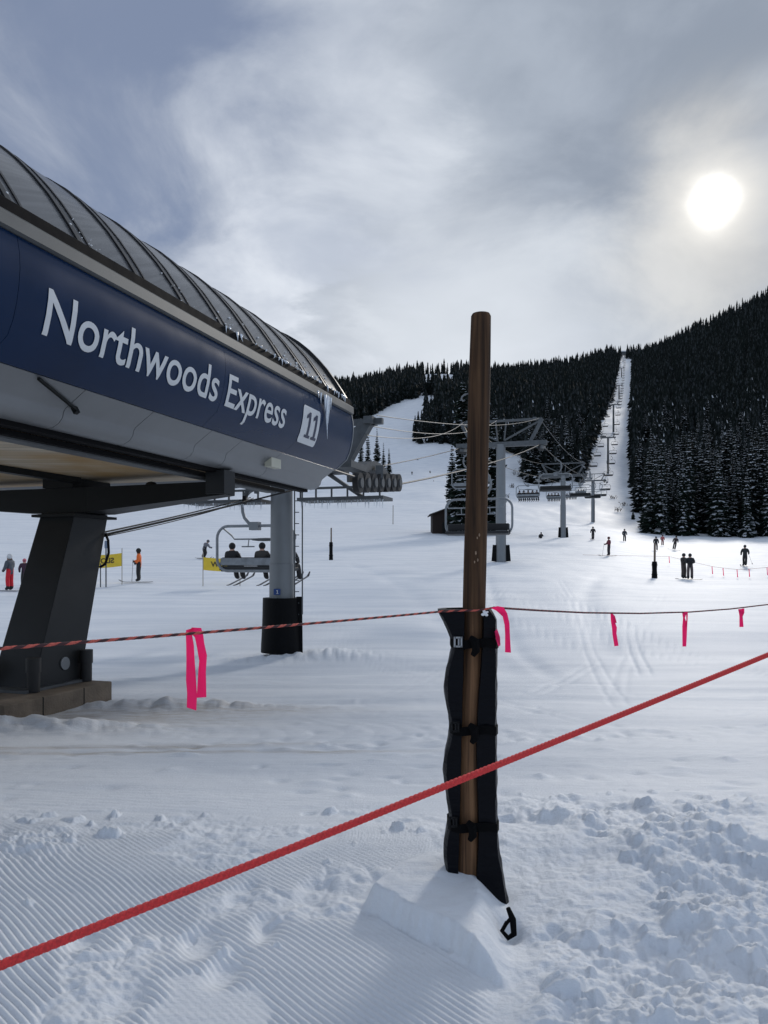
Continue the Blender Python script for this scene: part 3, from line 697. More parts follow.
# black supply cables slung from the pillar head to the first tower
def sag(a, b, s, n=16): return [a.lerp(b, i/n) - V(0,0,4*s*(i/n)*(1-i/n)) for i in range(n+1)]
mb = MB(); a0 = W(11.62, 8.96, 0.52)
mb.tube(sag(a0, W(19.6, 8.75, 2.08), 0.02), 0.022, 8)
o = mb.build('power_cable', cable_black, None, a0); tag(o, 'black cable slung from the pillar head up past the first lift tower', 'cable')
mb = MB(); mb.tube(sag(a0+V(0,0,0.05), W(19.8, 10.3, 1.9), 0.03), 0.016, 8); mb.tube(sag(a0+V(0,0,-0.03), W(19.8, 10.2, 1.88), 0.06), 0.010, 8)
p0 = W(19.8, 10.25, 1.88); mb.box(p0.lerp(a0,0.08), (0.1,0.1,0.22))
o = mb.build('signal_cable', cable_black, None, a0); tag(o, 'pair of thinner black cables slung left from the pillar head to the catwalk', 'cable')
mb = MB(); c0 = W(11.58, 8.90, 0.5)
mb.tube([c0+V(0,0,0.05), c0+V(0.05,0,-0.08), c0+V(0.06,0,-0.3), c0+V(0.0,0,-0.5), c0+V(-0.1,0,-0.56)], 0.024, 8)
sb(mb, 'cable_conduit', cable_black, smooth=True)

# ------------------------------------------------------------------ lift line
TOWERS = [(20.0,2.1),(58.6,9.0),(116.7,13.0),(216,22.5),(372.7,58.6),(505,100),(785,174),(1046,254),(1309,336),(1571,412)]
RT = [8.0]+[t for t, h in TOWERS]; RH = [2.1]+[h for t, h in TOWERS]
def rope_h(t):
    i = max(0, min(len(RT)-2, int(np.searchsorted(RT, t))-1))
    a, b = RT[i], RT[i+1]; u = (t-a)/(b-a); d = b-a
    sg = 0.0 if i == 0 else min(0.9, 0.00010*d*d+0.1)
    return RH[i]*(1-u)+RH[i+1]*u - 4*sg*u*(1-u)
LN, LF = 6.3, 12.3
pts = []
tl = sorted(set([8.0] + [RT[i]*(1-k/8)+RT[i+1]*k/8 for i in range(1, len(RT)-1) for k in range(9)]))
mb = MB()
for L in (LN, LF):
    mb.tube([W(t, L, rope_h(t)) for t in tl], [0.028 if t < 130 else 0.035 for t in tl], 6)
o = mb.build('haul_rope', rope_steel, None, W(20, 9.3, 2.1)); tag(o, 'steel haul rope of the chairlift running from the station up the hill', 'cable')

def tower(i, t, H, label):
    base = W(t, 9.42 if i == 0 else 9.3, 0); g = gz(base.x, base.y); base.z = g-0.05
    root = tag(empty('lift_tower', base), label, 'lift tower', 'towers along the chairlift')
    top = EYE+H+(0.45 if i == 0 else 0.1)
    hb = top-0.0
    b0 = Vector((base.x, base.y, g-0.5)); bt = Vector((base.x, base.y, hb))
    r0 = {0: 0.36, 1: 0.40, 2: 0.42}.get(i, 0.5 if i < 5 else 0.62)
    detail = i < 4
    B = lambda mb, n, m, **k: mb.build(n, m, root, base, **k)
    mb = MB()
    mb.tube([b0, b0.lerp(bt,0.55), b0.lerp(bt,0.551), bt], [r0, r0*0.97, r0*0.9, r0*0.86], 20 if detail else 8); B(mb, 'column', galv if i < 4 else galv_dull, smooth='auto')
    w = 0.42 if i < 4 else 0.6
    mb = MB(); h0 = H+(0.40 if i == 0 else -0.08); ex = -1.15 if i == 0 else 0.45; mb.lbox(t-w/2, t+w/2, LN-ex, LF+ex, h0, h0+w*(1.1 if i == 0 else 0.85)); B(mb, 'crossarm', galv_dull)
    # inclined posts and top bar of the lifting frame
    th = H+(0.85 if i == 0 else 0.4); up = th+1.5 if i else th+0.95
    mb = MB()
    for s in (-1, 1):
        c = 9.3
        La, Lb = c+s*1.75, c+s*2.45
        if i > 0: La, Lb = c+s*2.2, c+s*3.1
        mb.beam(W(t, La, th-0.2), W(t, Lb, up), (0.30 if i == 0 else 0.22) if i < 4 else 0.4, (0.34 if i == 0 else 0.24) if i < 4 else 0.4)
        mb.beam(W(t, c+s*0.25, th), W(t, Lb-s*0.1, up-0.1), 0.12, 0.12)
        mb.beam(W(t, c+s*0.25, th), W(t, c+s*0.4, up-0.1), 0.10, 0.10)
    mb.beam(W(t, 9.3-2.9-(0.2 if i else 0), up), W(t, 9.3+2.9+(0.2 if i else 0), up), 0.16, 0.16)
    for s in (-1, 1): mb.beam(W(t-0.25, 9.3+s*2.55, up+0.02), W(t+0.25, 9.3+s*2.55, up+0.02), 0.25, 0.2)
    B(mb, 'lifting_frame', galv_dull)
    if i < 6:
        for L in (LN, LF):
            n = 7 if i == 0 else (6 if i == 1 else 8)
            ln = 3.9 if i == 0 else (3.0 if i == 1 else 4.2)
            if i >= 4: n = 4
            sh = (rope_h(t+2)-rope_h(t-2))/4 if i else 0.1
            tc = t-0.6 if i == 0 else t
            mb = MB(); sg = -1 if L == LN else 1
            for k in range(2 if detail else 1):
                if i == 0 and k == 0: continue
                zo = 0.16 if i == 0 else -0.22
                mb.beam(W(tc-ln/2, L+0.17*(k*2-1), H+zo-sh*ln/2), W(tc+ln/2, L+0.17*(k*2-1), H+zo+sh*ln/2), 0.05, 0.18)
            mb.beam(W(tc, L, H+(0.15 if i == 0 else -0.3)), W(tc, L, H+(0.5 if i == 0 else 0.0)), 0.2, 0.24)
            if i == 0:
                hp = [(-1.1,0.22),(-0.95,0.34),(-0.5,0.50),(0.0,0.56),(0.6,0.50),(1.0,0.36),(1.25,0.2)]
                for (p, q) in zip(hp, hp[1:]): mb.beam(W(tc+p[0]+0.25, L+0.3, H+p[1]-0.02), W(tc+q[0]+0.25, L+0.3, H+q[1]-0.02), 0.3, 0.24)
                mb.lbox(tc-1.9, tc-0.7, L+0.1, L+0.5, H+0.25, H+0.42)
            tr = B(mb, 'sheave_train', galv_dull)
            for k in range(n):
                u = (k+0.5)/n-0.5; mb = MB(); p = W(tc+u*ln, L, H+(-0.26 if i != 0 else 0.05)+sh*u*ln)
                ax = W(0,1,0)-W(0,0,0); ax = Vector(ax).normalized()
                rr = 0.25 if i == 0 else 0.22
                mb.cyl(p-ax*0.07, p+ax*0.07, rr, 18 if detail else 8); mb.cyl(p-ax*0.11, p+ax*0.11, rr*(0.5 if i == 0 else 0.4), 12 if detail else 6, 1)
                mb.build('sheave_wheel', [black_rub, galv_dull if i == 0 else galv], tr, base, smooth='auto')
    if i in (0, 2, 3):
        for sgn in (-1, 1):
            mb = MB(); L0, L1 = (LN-0.05, LN+2.45) if sgn < 0 else (LF-2.45, LF+0.05)
            if i:
                # walkway beside the sheaves
                Lc = LN-0.6 if sgn < 0 else LF+0.6
                mb.lbox(t-1.9, t+1.9, Lc-0.28, Lc+0.28, H-0.55, H-0.50)
                for tt in (t-1.9, t-0.6, t+0.6, t+1.9): mb.beam(W(tt, Lc-0.27*1, H-0.5), W(tt, Lc-0.27, H+0.55), 0.05, 0.05)
                mb.beam(W(t-1.9, Lc-0.27, H+0.55), W(t+1.9, Lc-0.27, H+0.55), 0.05, 0.05); mb.beam(W(t-1.9, Lc-0.27, H+0.05), W(t+1.9, Lc-0.27, H+0.05), 0.04, 0.04)
                for tt in (t-0.5, t+0.5): mb.beam(W(tt, Lc, H-0.5), W(tt, Lc-sgn*-0.0+(0.75 if sgn < 0 else -0.75), H+0.45), 0.06, 0.06)
                B(mb, 'catwalk', galv)
            else:
                mb.lbox(t-0.45, t+0.45, L0, L1, H-0.36, H-0.27)
                for k in range(6):
                    L = L0+0.1+(L1-L0-0.2)*k/5; mb.beam(W(t-0.42, L, H-0.3), W(t-0.42, L, H+0.0), 0.05, 0.05)
                mb.beam(W(t-0.42, L0, H-0.02), W(t-0.42, L1, H-0.02), 0.06, 0.06)
                mb.beam(W(t-0.3, L0+0.6, H-0.3), W(t, L0+1.8 if sgn < 0 else L0+0.5, H+0.45), 0.09, 0.09)
                cw = B(mb, 'catwalk', galv_dull)
                mb = MB(); rr = random.Random(12+sgn)
                for k in range(70):
                    L = L0+(L1-L0)*rr.random(); p = W(t-0.45+rr.random()*0.3, L, H-0.35)
                    mb.tube([p, p-V(0,0,0.04+0.22*rr.random()**1.5)], [0.013, 0.002], 5)
                mb.build('icicles', ice, cw, base, smooth=True)['kind'] = 'stuff'
    if i in (0, 1, 2):
        # black pad wrapped round the foot
        hp = {0: 1.66, 1: 1.25, 2: 1.5}[i]; mb = MB(); n = 28
        rad = {0: 0.56, 1: 0.46, 2: 0.5}[i]
        if i == 0:
            zs = [0.12, 0.35, 0.8, 1.2, 1.5, hp]; rk = [1.05, 1.04, 0.99, 0.97, 0.96, 0.95]
            for k in range(5): mb.tube([Vector((base.x, base.y, g+zs[k])), Vector((base.x, base.y, g+zs[k+1]))], [rad*rk[k], rad*rk[k+1]], n, cap=(k in (0,4)))
            # loose corner flap hanging lower
            p = Vector((base.x+0.54, base.y-0.18, g)); mb.beam(p+V(0,0,0.02), p+V(-0.02,0,1.7), 0.05, 0.16)
        else:
            for s in (-1, 1): mb.beam(Vector((base.x+s*(rad+0.02), base.y-0.1, g)), Vector((base.x+s*(rad-0.08), base.y-0.1, g+hp)), 0.12, 0.5)
            mb.tube([Vector((base.x, base.y+0.12, g)), Vector((base.x, base.y+0.12, g+hp))], rad*0.95, 18)
        B(mb, 'base_pad', black_pad, smooth='auto')
    if i < 1:
        mb = MB(); x = base.x+r0+0.03; y = base.y-0.2
        z0 = g+(1.2 if i == 0 else 2.0)
        for dx in (0, 0.30 if i else 0.22): mb.beam((x+dx, y, z0), (x+dx, y, hb), 0.035, 0.035)
        z = z0
        while z < hb: mb.beam((x, y, z), (x+0.13, y, z), 0.025, 0.025); z += 0.32
        B(mb, 'ladder', galv_dull)
    if i == 0:
        mb = MB(); p = Vector((base.x-0.08, base.y-r0-0.012, g+1.84)); mb.box(p, (0.19,0.02,0.17)); sg = B(mb, 'number_plate', mat('blue_number_plate', (0.012,0.05,0.20), 0.4))
        mb = MB(); mb.box(p+V(0.01,-0.014,0.0), (0.02,0.006,0.09)); mb.box(p+V(-0.008,-0.014,0.035), (0.02,0.006,0.018)); mb.box(p+V(0.01,-0.014,-0.048), (0.055,0.006,0.016)); mb.build('numeral', white_sign, sg, base)
    return root
labels = ['grey first lift tower with ladder and black padded foot beside the station',
 'grey lift tower with black padded foot just right of the wooden post',
 'third lift tower with lattice top standing behind the row of hanging chairs',
 'lift tower whose foot is behind the black-clad skier at the base of the cut',
 'lift tower above the empty chairs, lowest of those within the forest cut',
 'short lift tower halfway up the forest cut', 'small lift tower in the upper part of the forest cut',
 'tiny lift tower high in the narrow top of the forest cut', 'tiny lift tower just below the summit hut', None]
for i, (t, h) in enumerate(TOWERS[:-1]): tower(i, t, h, labels[i])
# communication lines between the tower tops
for (La, Lb, s, ha, lab) in ((6.5,6.4,0.20,4.02,'thin grey line from station end to the right side of the second tower top'),(6.7,9.6,0.35,3.75,'thin grey line from station end to the middle of the second tower top'),(6.8,12.2,0.3,3.5,'thin grey line from station end to the left side of the second tower top')):
    mb = MB(); a = W(19.8, La, ha); mb.tube(sag(a, W(58.6, Lb, 10.95), s+0.2, 24), 0.013, 6); o = mb.build('signal_line', galv_dull, None, a); tag(o, lab, 'cable', 'signal lines between station and second tower')
for k, Lx in enumerate((6.4, 12.2)):
    mb = MB(); a = W(58.6, Lx, 10.95); mb.tube(sag(a, W(116.7, Lx, 14.95), 0.7, 16), 0.022, 6); o = mb.build('signal_line', galv_dull, None, a)
    tag(o, 'thin grey line between second and third lift tower on the %s side' % ('right' if k == 0 else 'left'), 'cable')
# summit terminal
p = W(1571, 9.3, 0); p.z = gz(p.x, p.y)
hut = tag(empty('summit_terminal', p), 'tiny dark lift terminal on the skyline at the top of the cut', 'building')
mb = MB(); mb.box(p+V(0,0,8), (14,10,5), 0); mb.build('cabin', galv_dull, hut, p)
mb = MB(); mb.box(p+V(0,0,11.2), (17,13,1.4)); mb.build('roof', snow_lump, hut, p)
mb = MB(); 
for s in (-1, 1): mb.box(p+V(s*4,0,2.7), (1.6,1.6,6))
mb.build('support', dark_steel, hut, p)

# ------------------------------------------------------------------ chairs
def rrect(w, z0, z1, r, n=6, y=0.0):
    o = []
    for (cx, cz, a0) in ((w/2-r,z1-r,0),(-w/2+r,z1-r,90),(-w/2+r,z0+r,180),(w/2-r,z0+r,270)):
        for i in range(n+1):
            a = R(a0+90*i/n); o.append(V(cx+r*math.cos(a), y, cz+r*math.sin(a)))
    return o
def make_chair():
    root = empty('lift_chair', (0,0,0))
    mb = MB(); mb.box((0,0,-0.05), (0.18,0.55,0.22)); mb.box((0,0.0,-0.2), (0.10,0.2,0.2)); mb.build('grip', galv_dull, root)
    mb = MB(); mb.tube([V(0.0,0,-0.1),V(-0.25,0,-0.22),V(-0.48,0,-0.42),V(-0.56,0.0,-0.72),V(-0.54,0.0,-0.92),V(-0.44,-0.05,-1.14),V(-0.26,-0.1,-1.31),V(-0.05,-0.12,-1.42)], 0.058, 10); mb.box((0.0,-0.12,-1.43), (0.34,0.26,0.28)); mb.build('hanger', galv, root, smooth='auto')
    cx = 0.0
    mb = MB(); mb.tube([p+V(cx,-0.12,0) for p in rrect(2.95,-2.98,-1.42,0.42)], 0.05, 8, closed=True); mb.build('bail_frame', pale_steel, root, smooth=True)
    mb = MB(); mb.box((cx,-0.05,-2.66), (2.76,0.07,0.26), 0, Matrix.Rotation(R(-8),3,'X')); mb.build('backrest', pale_steel, root, bevel=0.02)
    mb = MB(); mb.box((cx,0.005,-2.655), (2.70,0.05,0.30), 0, Matrix.Rotation(R(-8),3,'X')); mb.build('back_cushion', seat_black, root, bevel=0.015)
    mb = MB(); mb.box((cx,0.20,-2.92), (2.76,0.52,0.13), 0, Matrix.Rotation(R(5),3,'X')); mb.build('seat', seat_black, root, bevel=0.03)
    mb = MB(); mb.box((cx,-0.05,-2.885), (2.80,0.09,0.14)); mb.build('seat_rail', seat_black, root)
    mb = MB()
    w = 2.5; mb.tube([V(cx-w/2,-0.08,-1.5),V(cx-w/2,0.5,-1.72),V(cx-w/2+0.05,0.62,-1.85),V(cx+w/2-0.05,0.62,-1.85),V(cx+w/2,0.5,-1.72),V(cx+w/2,-0.08,-1.5)], 0.028, 6)
    for x in (-0.62, 0.62): mb.tube([V(cx+x,0.62,-1.85),V(cx+x,0.55,-2.1)], 0.02, 6); mb.tube([V(cx+x-0.25,0.55,-2.12),V(cx+x+0.25,0.55,-2.12)], 0.025, 6)
    mb.build('restraint_bar', pale_steel, root, smooth='auto')
    mb = MB(); mb.ball((cx,0.62,-1.87), 0.5, 0, 14, 6, (1.1,0.25,0.12)); mb.build('footrest', galv_dull, root, smooth=True)
    return root
def make_far_chair():
    mb = MB(); mb.tube([V(0,0,-0.1),V(-0.5,0,-0.45),V(-0.5,-0.1,-1.0),V(0,-0.12,-1.42)], 0.08, 5)
    mb.tube([p+V(0,-0.12,0) for p in rrect(2.95,-2.98,-1.42,0.42,2)], 0.06, 4, closed=True)
    mb.box((0,-0.05,-2.66), (2.76,0.1,0.30), 2); mb.box((0,0.2,-2.92), (2.8,0.55,0.24), 2); mb.box((0,0,-0.1), (0.2,0.5,0.3))
    return mb.build('lift_chair', [galv_dull, galv_dull, seat_black])
AX = math.atan2(SS, CC)
near_chair = make_chair(); far_chair = make_far_chair()
used = {'n': False, 'f': False}
def place_chair(t, side, label, group):
    near = t < 260
    key = 'n' if near else 'f'
    src = near_chair if near else far_chair
    o = copy_tree(src) if used[key] else src
    used[key] = True
    L = LF if side == 'up' else LN
    o.location = W(t, L, rope_h(t))
    o.rotation_euler = (0, 0, -AX + (0 if side == 'up' else math.pi))
    for k in ('label', 'group'): 
        if k in o: del o[k]
    tag(o, label, 'ski lift chair', group)
    return o
GU, GD = 'chairs going up the left rope', 'chairs coming down the right rope'
dn_lab = ['empty chairlift chair hanging half behind the wooden post', 'empty chair in front of the third tower, largest of the row there',
  'empty chair right of the third tower, second of the row', 'empty chair in front of the fourth tower, third of the row',
  'empty chair just right of the fourth tower, fourth of the row', 'empty chair above and right of the fourth tower, fifth of the row']
up_lab = ['six-seat chairlift chair carrying riders out of the station behind the first tower', 'empty looking chair hanging left of the wooden post above another chair',
  'chair with dangling skis, first one right of the second tower', 'chair with dangling skis behind the third tower', 'chair with dangling skis just left of the fourth tower', 'chair with riders above the fourth tower, lowest in the cut']
up_chairs = []
for k in range(42):
    t = 33.4 + 37.2*k
    if t < 1560: place_chair(t, 'dn', dn_lab[k] if k < len(dn_lab) else 'small empty chair on the right rope high in the forest cut', GD)
for k in range(42):
    t = 24.1 + 37.6*k
    if t < 1560: up_chairs.append((t, place_chair(t, 'up', up_lab[k] if k < len(up_lab) else 'small dark chair on the left rope high in the forest cut', GU)))
# ------------------------------------------------------------------ wooden post and its pad
p = POST.copy(); zb = 0.02
root = tag(empty('wooden_post', V(p.x, p.y, zb)), 'tall weathered brown wooden post standing in snow with dark padding strapped to its lower half', 'post')
mb = MB(); pts = []; rs = []
for i in range(33):
    u = i/32; z = zb-0.35+u*(2.805-zb+0.35)
    pts.append(V(p.x-0.005+0.068*(z/2.83), p.y, z)); rs.append(0.066-0.017*u+0.0012*math.sin(9*u)+0.001*math.sin(23*u))
pts.append(pts[-1]+V(0,0,0.012)); rs.append(rs[-1]*0.88)
base = len(mb.v)
mb.tube(pts, rs, 28); mb.build('shaft', post_wood, root, root.location, smooth='auto')
mb = MB()
for (px, y, r) in ((477,535,.005),(474,553,.006),(476,560,.005),(473,562,.004),(475,538,.004)):
    z = EYE+(HZ-y)*3.69/F; mb.ball((p.x+0.068*(z/2.83)-0.005+(px-475)*0.0049, p.y-0.063, z), r*1.1, n=8, k=6, sc=(0.7,0.4,1.5))
mb.build('knot', mat('pale_scuffed_wood', (0.26,0.18,0.12), 0.8, 0, 0.3, 60), root, root.location, smooth=True)
mb = MB(); z = EYE+(HZ-396)*3.75/F; x = p.x+0.068*z/2.83-0.062
mb.tube([V(x+0.01,p.y,z),V(x-0.02,p.y,z-0.004),V(x-0.032,p.y,z-0.018),V(x-0.03,p.y-0.005,z-0.03),V(x-0.022,p.y,z-0.034)] if False else [V(x+0.01,p.y,z+0.012),V(x-0.014,p.y,z+0.006),V(x-0.026,p.y,z-0.004),V(x-0.03,p.y,z-0.016),V(x-0.022,p.y,z-0.024),V(x-0.012,p.y,z-0.02)], 0.0045, 7)
mb.build('hook', pale_steel, root, root.location, smooth=True)

def im(px, y, Y): return V((px-384)*Y/F, Y, EYE+(HZ-y)*Y/F)
# pad: a C wrapped round the far side of the post, open towards the viewer
PADC = 3.75
left = [(611,438),(618,441),(630,447),(638,450),(646,452),(655,450),(668,446),(685,444),(700,445),(715,448),(727,450),(738,448),(755,444),(772,443),(790,445),(808,448),(818,449),(826,447),(838,444),(855,443.5),(868,445),(884,449)]
right = [(609,490),(618,496),(640,496.5),(680,496.5),(727,496),(770,496.5),(812,496.5),(830,497.5),(850,499),(872,503),(895,507),(905,508)]
def lerp_tab(tab, y): return float(np.interp(y, [a for a, b in tab], [b for a, b in tab]))
rootp = tag(empty('post_pad', V(p.x, p.y+0.05, 0.1)), 'black vinyl crash pad wrapped and strapped around the wooden post', 'safety pad')
rows = []; ys = np.linspace(609, 900, 60)
NP = 40
mb = MB()
for y in ys:
    z = EYE+(HZ-y)*PADC/F
    xl = (lerp_tab(left, y)-384)*PADC/F; xr = (lerp_tab(right, y)-384)*PADC/F
    cxp = p.x+0.068*z/2.83-0.005
    gl = cxp-0.052; gr = cxp+0.030+0.010*math.sin(z*6)            # edges of the front gap
    # outer outline from the left front lip, round the back, to the right front lip
    out = []; inn = []
    cx, hw = (xl+xr)/2, (xr-xl)/2
    for i in range(NP+1):
        a = math.pi*(1.22 - 1.5*i/NP) if False else 0
    k = NP
    oy = p.y+0.02
    path = [(gl, oy-0.085),(xl+0.012, oy-0.075),(xl, oy-0.045),(xl+0.002, oy+0.02),(xl+0.03, oy+0.085),(cx, oy+0.125),(xr-0.03, oy+0.095),(xr-0.003, oy+0.02),(xr, oy-0.05),(xr-0.014, oy-0.092),(gr, oy-0.098)]
    path2 = [(gl+0.002, oy-0.05),(xl+0.035, oy-0.04),(xl+0.034, oy-0.02),(xl+0.036, oy+0.01),(xl+0.05, oy+0.055),(cx, oy+0.085),(xr-0.055, oy+0.06),(xr-0.045, oy+0.01),(xr-0.042, oy-0.035),(xr-0.05, oy-0.055),(gr-0.002, oy-0.062)]
    path = [(a+(0.0022*math.sin(z*31+i*1.9)+0.0016*math.sin(z*67+i*2.7))*(0.7 if 2 <= i <= 9 else .3), b+(0.004*math.sin(z*27+i*1.3+2)+0.003*math.sin(z*53-i*3.1))*(1 if 1 <= i <= 9 else .3)) for i, (a, b) in enumerate(path)]
    rows.append([V(a, b, z) for a, b in path] + [V(a, b, z) for a, b in reversed(path2)])
n = len(rows[0]); vs = [v for r in rows for v in r]; fs = []
for i in range(len(rows)-1):
    for j in range(n): fs.append((i*n+j, i*n+(j+1) % n, (i+1)*n+(j+1) % n, (i+1)*n+j))
fs.append(tuple(range(n-1,-1,-1))); fs.append(tuple((len(rows)-1)*n+j for j in range(n)))
mb.add(vs, fs)
def pad_mat():
    m = bpy.data.materials.new('navy_black_pad_vinyl'); m.use_nodes = True
    nt = m.node_tree; b = nt.nodes['Principled BSDF']; L = nt.links.new
    b.inputs['Base Color'].default_value = (0.0022,0.0026,0.005,1); b.inputs['Roughness'].default_value = 0.42; b.inputs['Specular IOR Level'].default_value = 0.12
    tc = nt.nodes.new('ShaderNodeTexCoord'); mp = nt.nodes.new('ShaderNodeMapping'); mp.inputs['Rotation'].default_value = (0,R(25),R(10)); mp.inputs['Scale'].default_value = (6,6,22)
    n = nt.nodes.new('ShaderNodeTexNoise'); n.inputs['Scale'].default_value = 1.2; n.inputs['Detail'].default_value = 4; n.inputs['Distortion'].default_value = 1.0
    bp = nt.nodes.new('ShaderNodeBump'); bp.inputs['Strength'].default_value = 0.7; bp.inputs['Distance'].default_value = 0.012
    L(tc.outputs['Object'], mp.inputs[0]); L(mp.outputs[0], n.inputs['Vector']); L(n.outputs['Fac'], bp.inputs['Height']); L(bp.outputs[0], b.inputs['Normal'])
    return m
padm = pad_mat()
pad = mb.build('padding', padm, rootp, rootp.location, smooth='auto')
strap_m = mat('black_webbing_strap', (0.003,0.003,0.0035), 0.8, 0, 0.2, 80, 0.3, 200, spec=0.1)
buck_m = mat('worn_grey_buckle', (0.34,0.35,0.36), 0.5, 0.2)
for (y, bx) in ((642,458),(727,455),(822,453)):
    z = EYE+(HZ-y)*PADC/F; xl = (lerp_tab(left, y)-384)*PADC/F; xr = (lerp_tab(right, y)-384)*PADC/F; oy = p.y+0.02
    ring = [(xl-0.004, oy-0.05),(xl-0.002, oy+0.02),(xl+0.03, oy+0.09),((xl+xr)/2, oy+0.13),(xr-0.03, oy+0.10),(xr+0.0035, oy+0.02),(xr+0.0035, oy-0.05),(xr-0.012, oy-0.098),(xr-0.06, oy-0.105),((xl+xr)/2, oy-0.103),(xl+0.05, oy-0.1),(xl+0.008, oy-0.083)]
    mb = MB(); hh = 0.021
    for k in range(len(ring)):
        a, b = ring[k], ring[(k+1) % len(ring)]
        dz = 0.006*math.sin(k*1.7)
        dz2 = 0.006*math.sin(((k+1) % len(ring))*1.7)
        mb.hexa([V(a[0],a[1],z-hh+dz),V(b[0],b[1],z-hh+dz2),V(b[0]+0.001,b[1]-0.005,z-hh+dz2),V(a[0]+0.001,a[1]-0.005,z-hh+dz),V(a[0],a[1],z+hh+dz),V(b[0],b[1],z+hh+dz2),V(b[0]+0.001,b[1]-0.005,z+hh+dz2),V(a[0]+0.001,a[1]-0.005,z+hh+dz)])
    # bunched loose end
    x0 = xl+0.085; 
    mb.tube([V(x0,oy-0.112,z+0.03),V(x0+0.02,oy-0.125,z+0.015),V(x0+0.025,oy-0.12,z-0.03),V(x0+0.01,oy-0.115,z-0.055)], [0.014,0.022,0.02,0.012], 8)
    s = mb.build('strap', strap_m, rootp, rootp.location, smooth='auto')
    q = im(bx, y, oy-0.108-0.0)
    mb = MB()
    for (dx, dzz, w, h) in ((-0.016,0,0.008,0.05),(0.016,0,0.008,0.05),(0,0.021,0.032,0.008),(0,-0.021,0.032,0.008),(0.003,0,0.007,0.04)):
        mb.box(V(q.x+dx, q.y, q.z+dzz), (w, 0.008, h))
    if y < 700: mb.build('buckle', buck_m, s, rootp.location)
    else: mb.build('buckle', mat('black_plastic_buckle', (0.008,0.008,0.009), 0.5, spec=0.2), s, rootp.location)
# stiff collar corners at the top of the pad
mb = MB(); t1 = im(438,611,3.68); 
mb.hexa([im(439,612.5,3.70),im(460,633,3.70),im(460,633,3.74),im(439,612.5,3.74),im(437.5,610,3.70),im(461,613.5,3.70),im(461,613.5,3.74),im(437.5,610,3.74)])
mb.build('corner_flap', padm, rootp, rootp.location)
mb = MB(); [mb.ball(im(485+dx_,613+dy_,3.665), r_, 0, 9, 6, (1.1,0.7,0.8)) for dx_, dy_, r_ in ((0,0,.011),(-2,1.5,.009),(1.5,2,.008),(-1,-2,.007),(2.2,-1,.006))]; mb.build('snow_clump', snow_lump, rootp, rootp.location, smooth=True)
# loose strap end lying out of the snow at the foot
mb = MB(); y0 = 3.40
q = lambda px, y: im(px, y, y0)
mb.tube([q(508,908),q(513,920),q(514,934),q(508,938),q(502,931),q(507,922)], [0.010,0.015,0.014,0.012,0.010,0.009], 7); mb.tube([q(511,918),q(506,924)], 0.008, 6)
mb.build('strap_tail', strap_m, rootp, rootp.location, smooth=True)

# ------------------------------------------------------------------ ropes and flagging
def twisted(name, pts, r, pitch, mats, striped, label, lobes=3, seg=12):
    P = []; 
    for a, b in zip(pts, pts[1:]):
        n = max(1, int((b-a).length/(pitch/9)))
        for i in range(n): P.append(a.lerp(b, i/n))
    P.append(pts[-1]); mb = MB(); s = 0; prev = None
    for i, q in enumerate(P):
        d = (P[min(i+1,len(P)-1)]-P[max(i-1,0)]).normalized()
        x = d.cross(V(0,0,1)).normalized(); y = x.cross(d)
        if i: s += (q-P[i-1]).length
        for j in range(seg):
            th = 2*math.pi*j/seg; ph = th
            tw = 2*math.pi*s/pitch
            rr = r*(0.86+0.16*abs(math.cos(lobes*ph/2)))
            v = q + (x*math.cos(th+tw)+y*math.sin(th+tw))*rr
            mb.v.append(tuple(v))
    for i in range(len(P)-1):
        for j in range(seg):
            mb.f.append((i*seg+j, i*seg+(j+1) % seg, (i+1)*seg+(j+1) % seg, (i+1)*seg+j)); mb.m.append(1 if (striped and j < seg*striped) else 0)
    o = mb.build(name, mats, None, pts[0], smooth=True); return tag(o, label, 'rope')
def catenary(a, b, s, n=24): return [a.lerp(b, i/n)-V(0,0,4*s*(i/n)*(1-i/n)) for i in range(n+1)]
A, Bp = im(0, 963, 0.92), im(768, 652.5, 1.95)
d = Bp-A
pts = [A+d*(-0.9+4.8*i/60) for i in range(61)]
pts = [q + V(0,0,0.010*(((i-21)/18)**2-0.6)) for i, q in enumerate(pts)]
twisted('barrier_rope', pts, 0.0064, 0.030, [red_rope, dark_strand], 0, 'taut bright red rope stretched diagonally across the whole foreground')
kn = im(478, 610.5, 3.655)
A = im(0, 648.5, 2.05); far = A+(A-im(440,612,3.55))*2.2
l1 = catenary(far, im(441,611.5,3.60), 0.0, 10)
seg = catenary(A, im(441,611.5,3.60), 0.004, 20)
pts = [far, far.lerp(A,0.5)] + seg + [im(462,610.5,3.64), kn, im(494,607.5,3.68)]
twisted('boundary_rope', pts, 0.0052, 0.062, [orange_strand, dark_strand], 0.42, 'thin orange and black twisted rope running from the left edge to the padded post')
e = im(768, 604.5, 6.9); st0 = im(494,607.5,3.70)
pr = [st0]
for (px, y, Y) in ((540,610.5,4.3),(585,612.7,4.85),(640,613.4,5.5),(690,612.0,6.0),(730,609,6.45),(768,604.5,6.9),(860,590,8.1),(1150,530,14.0),(1400,480,22.0)): pr.append(im(px, y, Y))
twisted('boundary_rope', pr, 0.0058, 0.055, [mat('dull_red_rope_strand', (0.22,0.05,0.055), 0.75), dark_strand], 0.5, 'thin dark red rope sagging from the padded post to the right edge with pink ribbons')
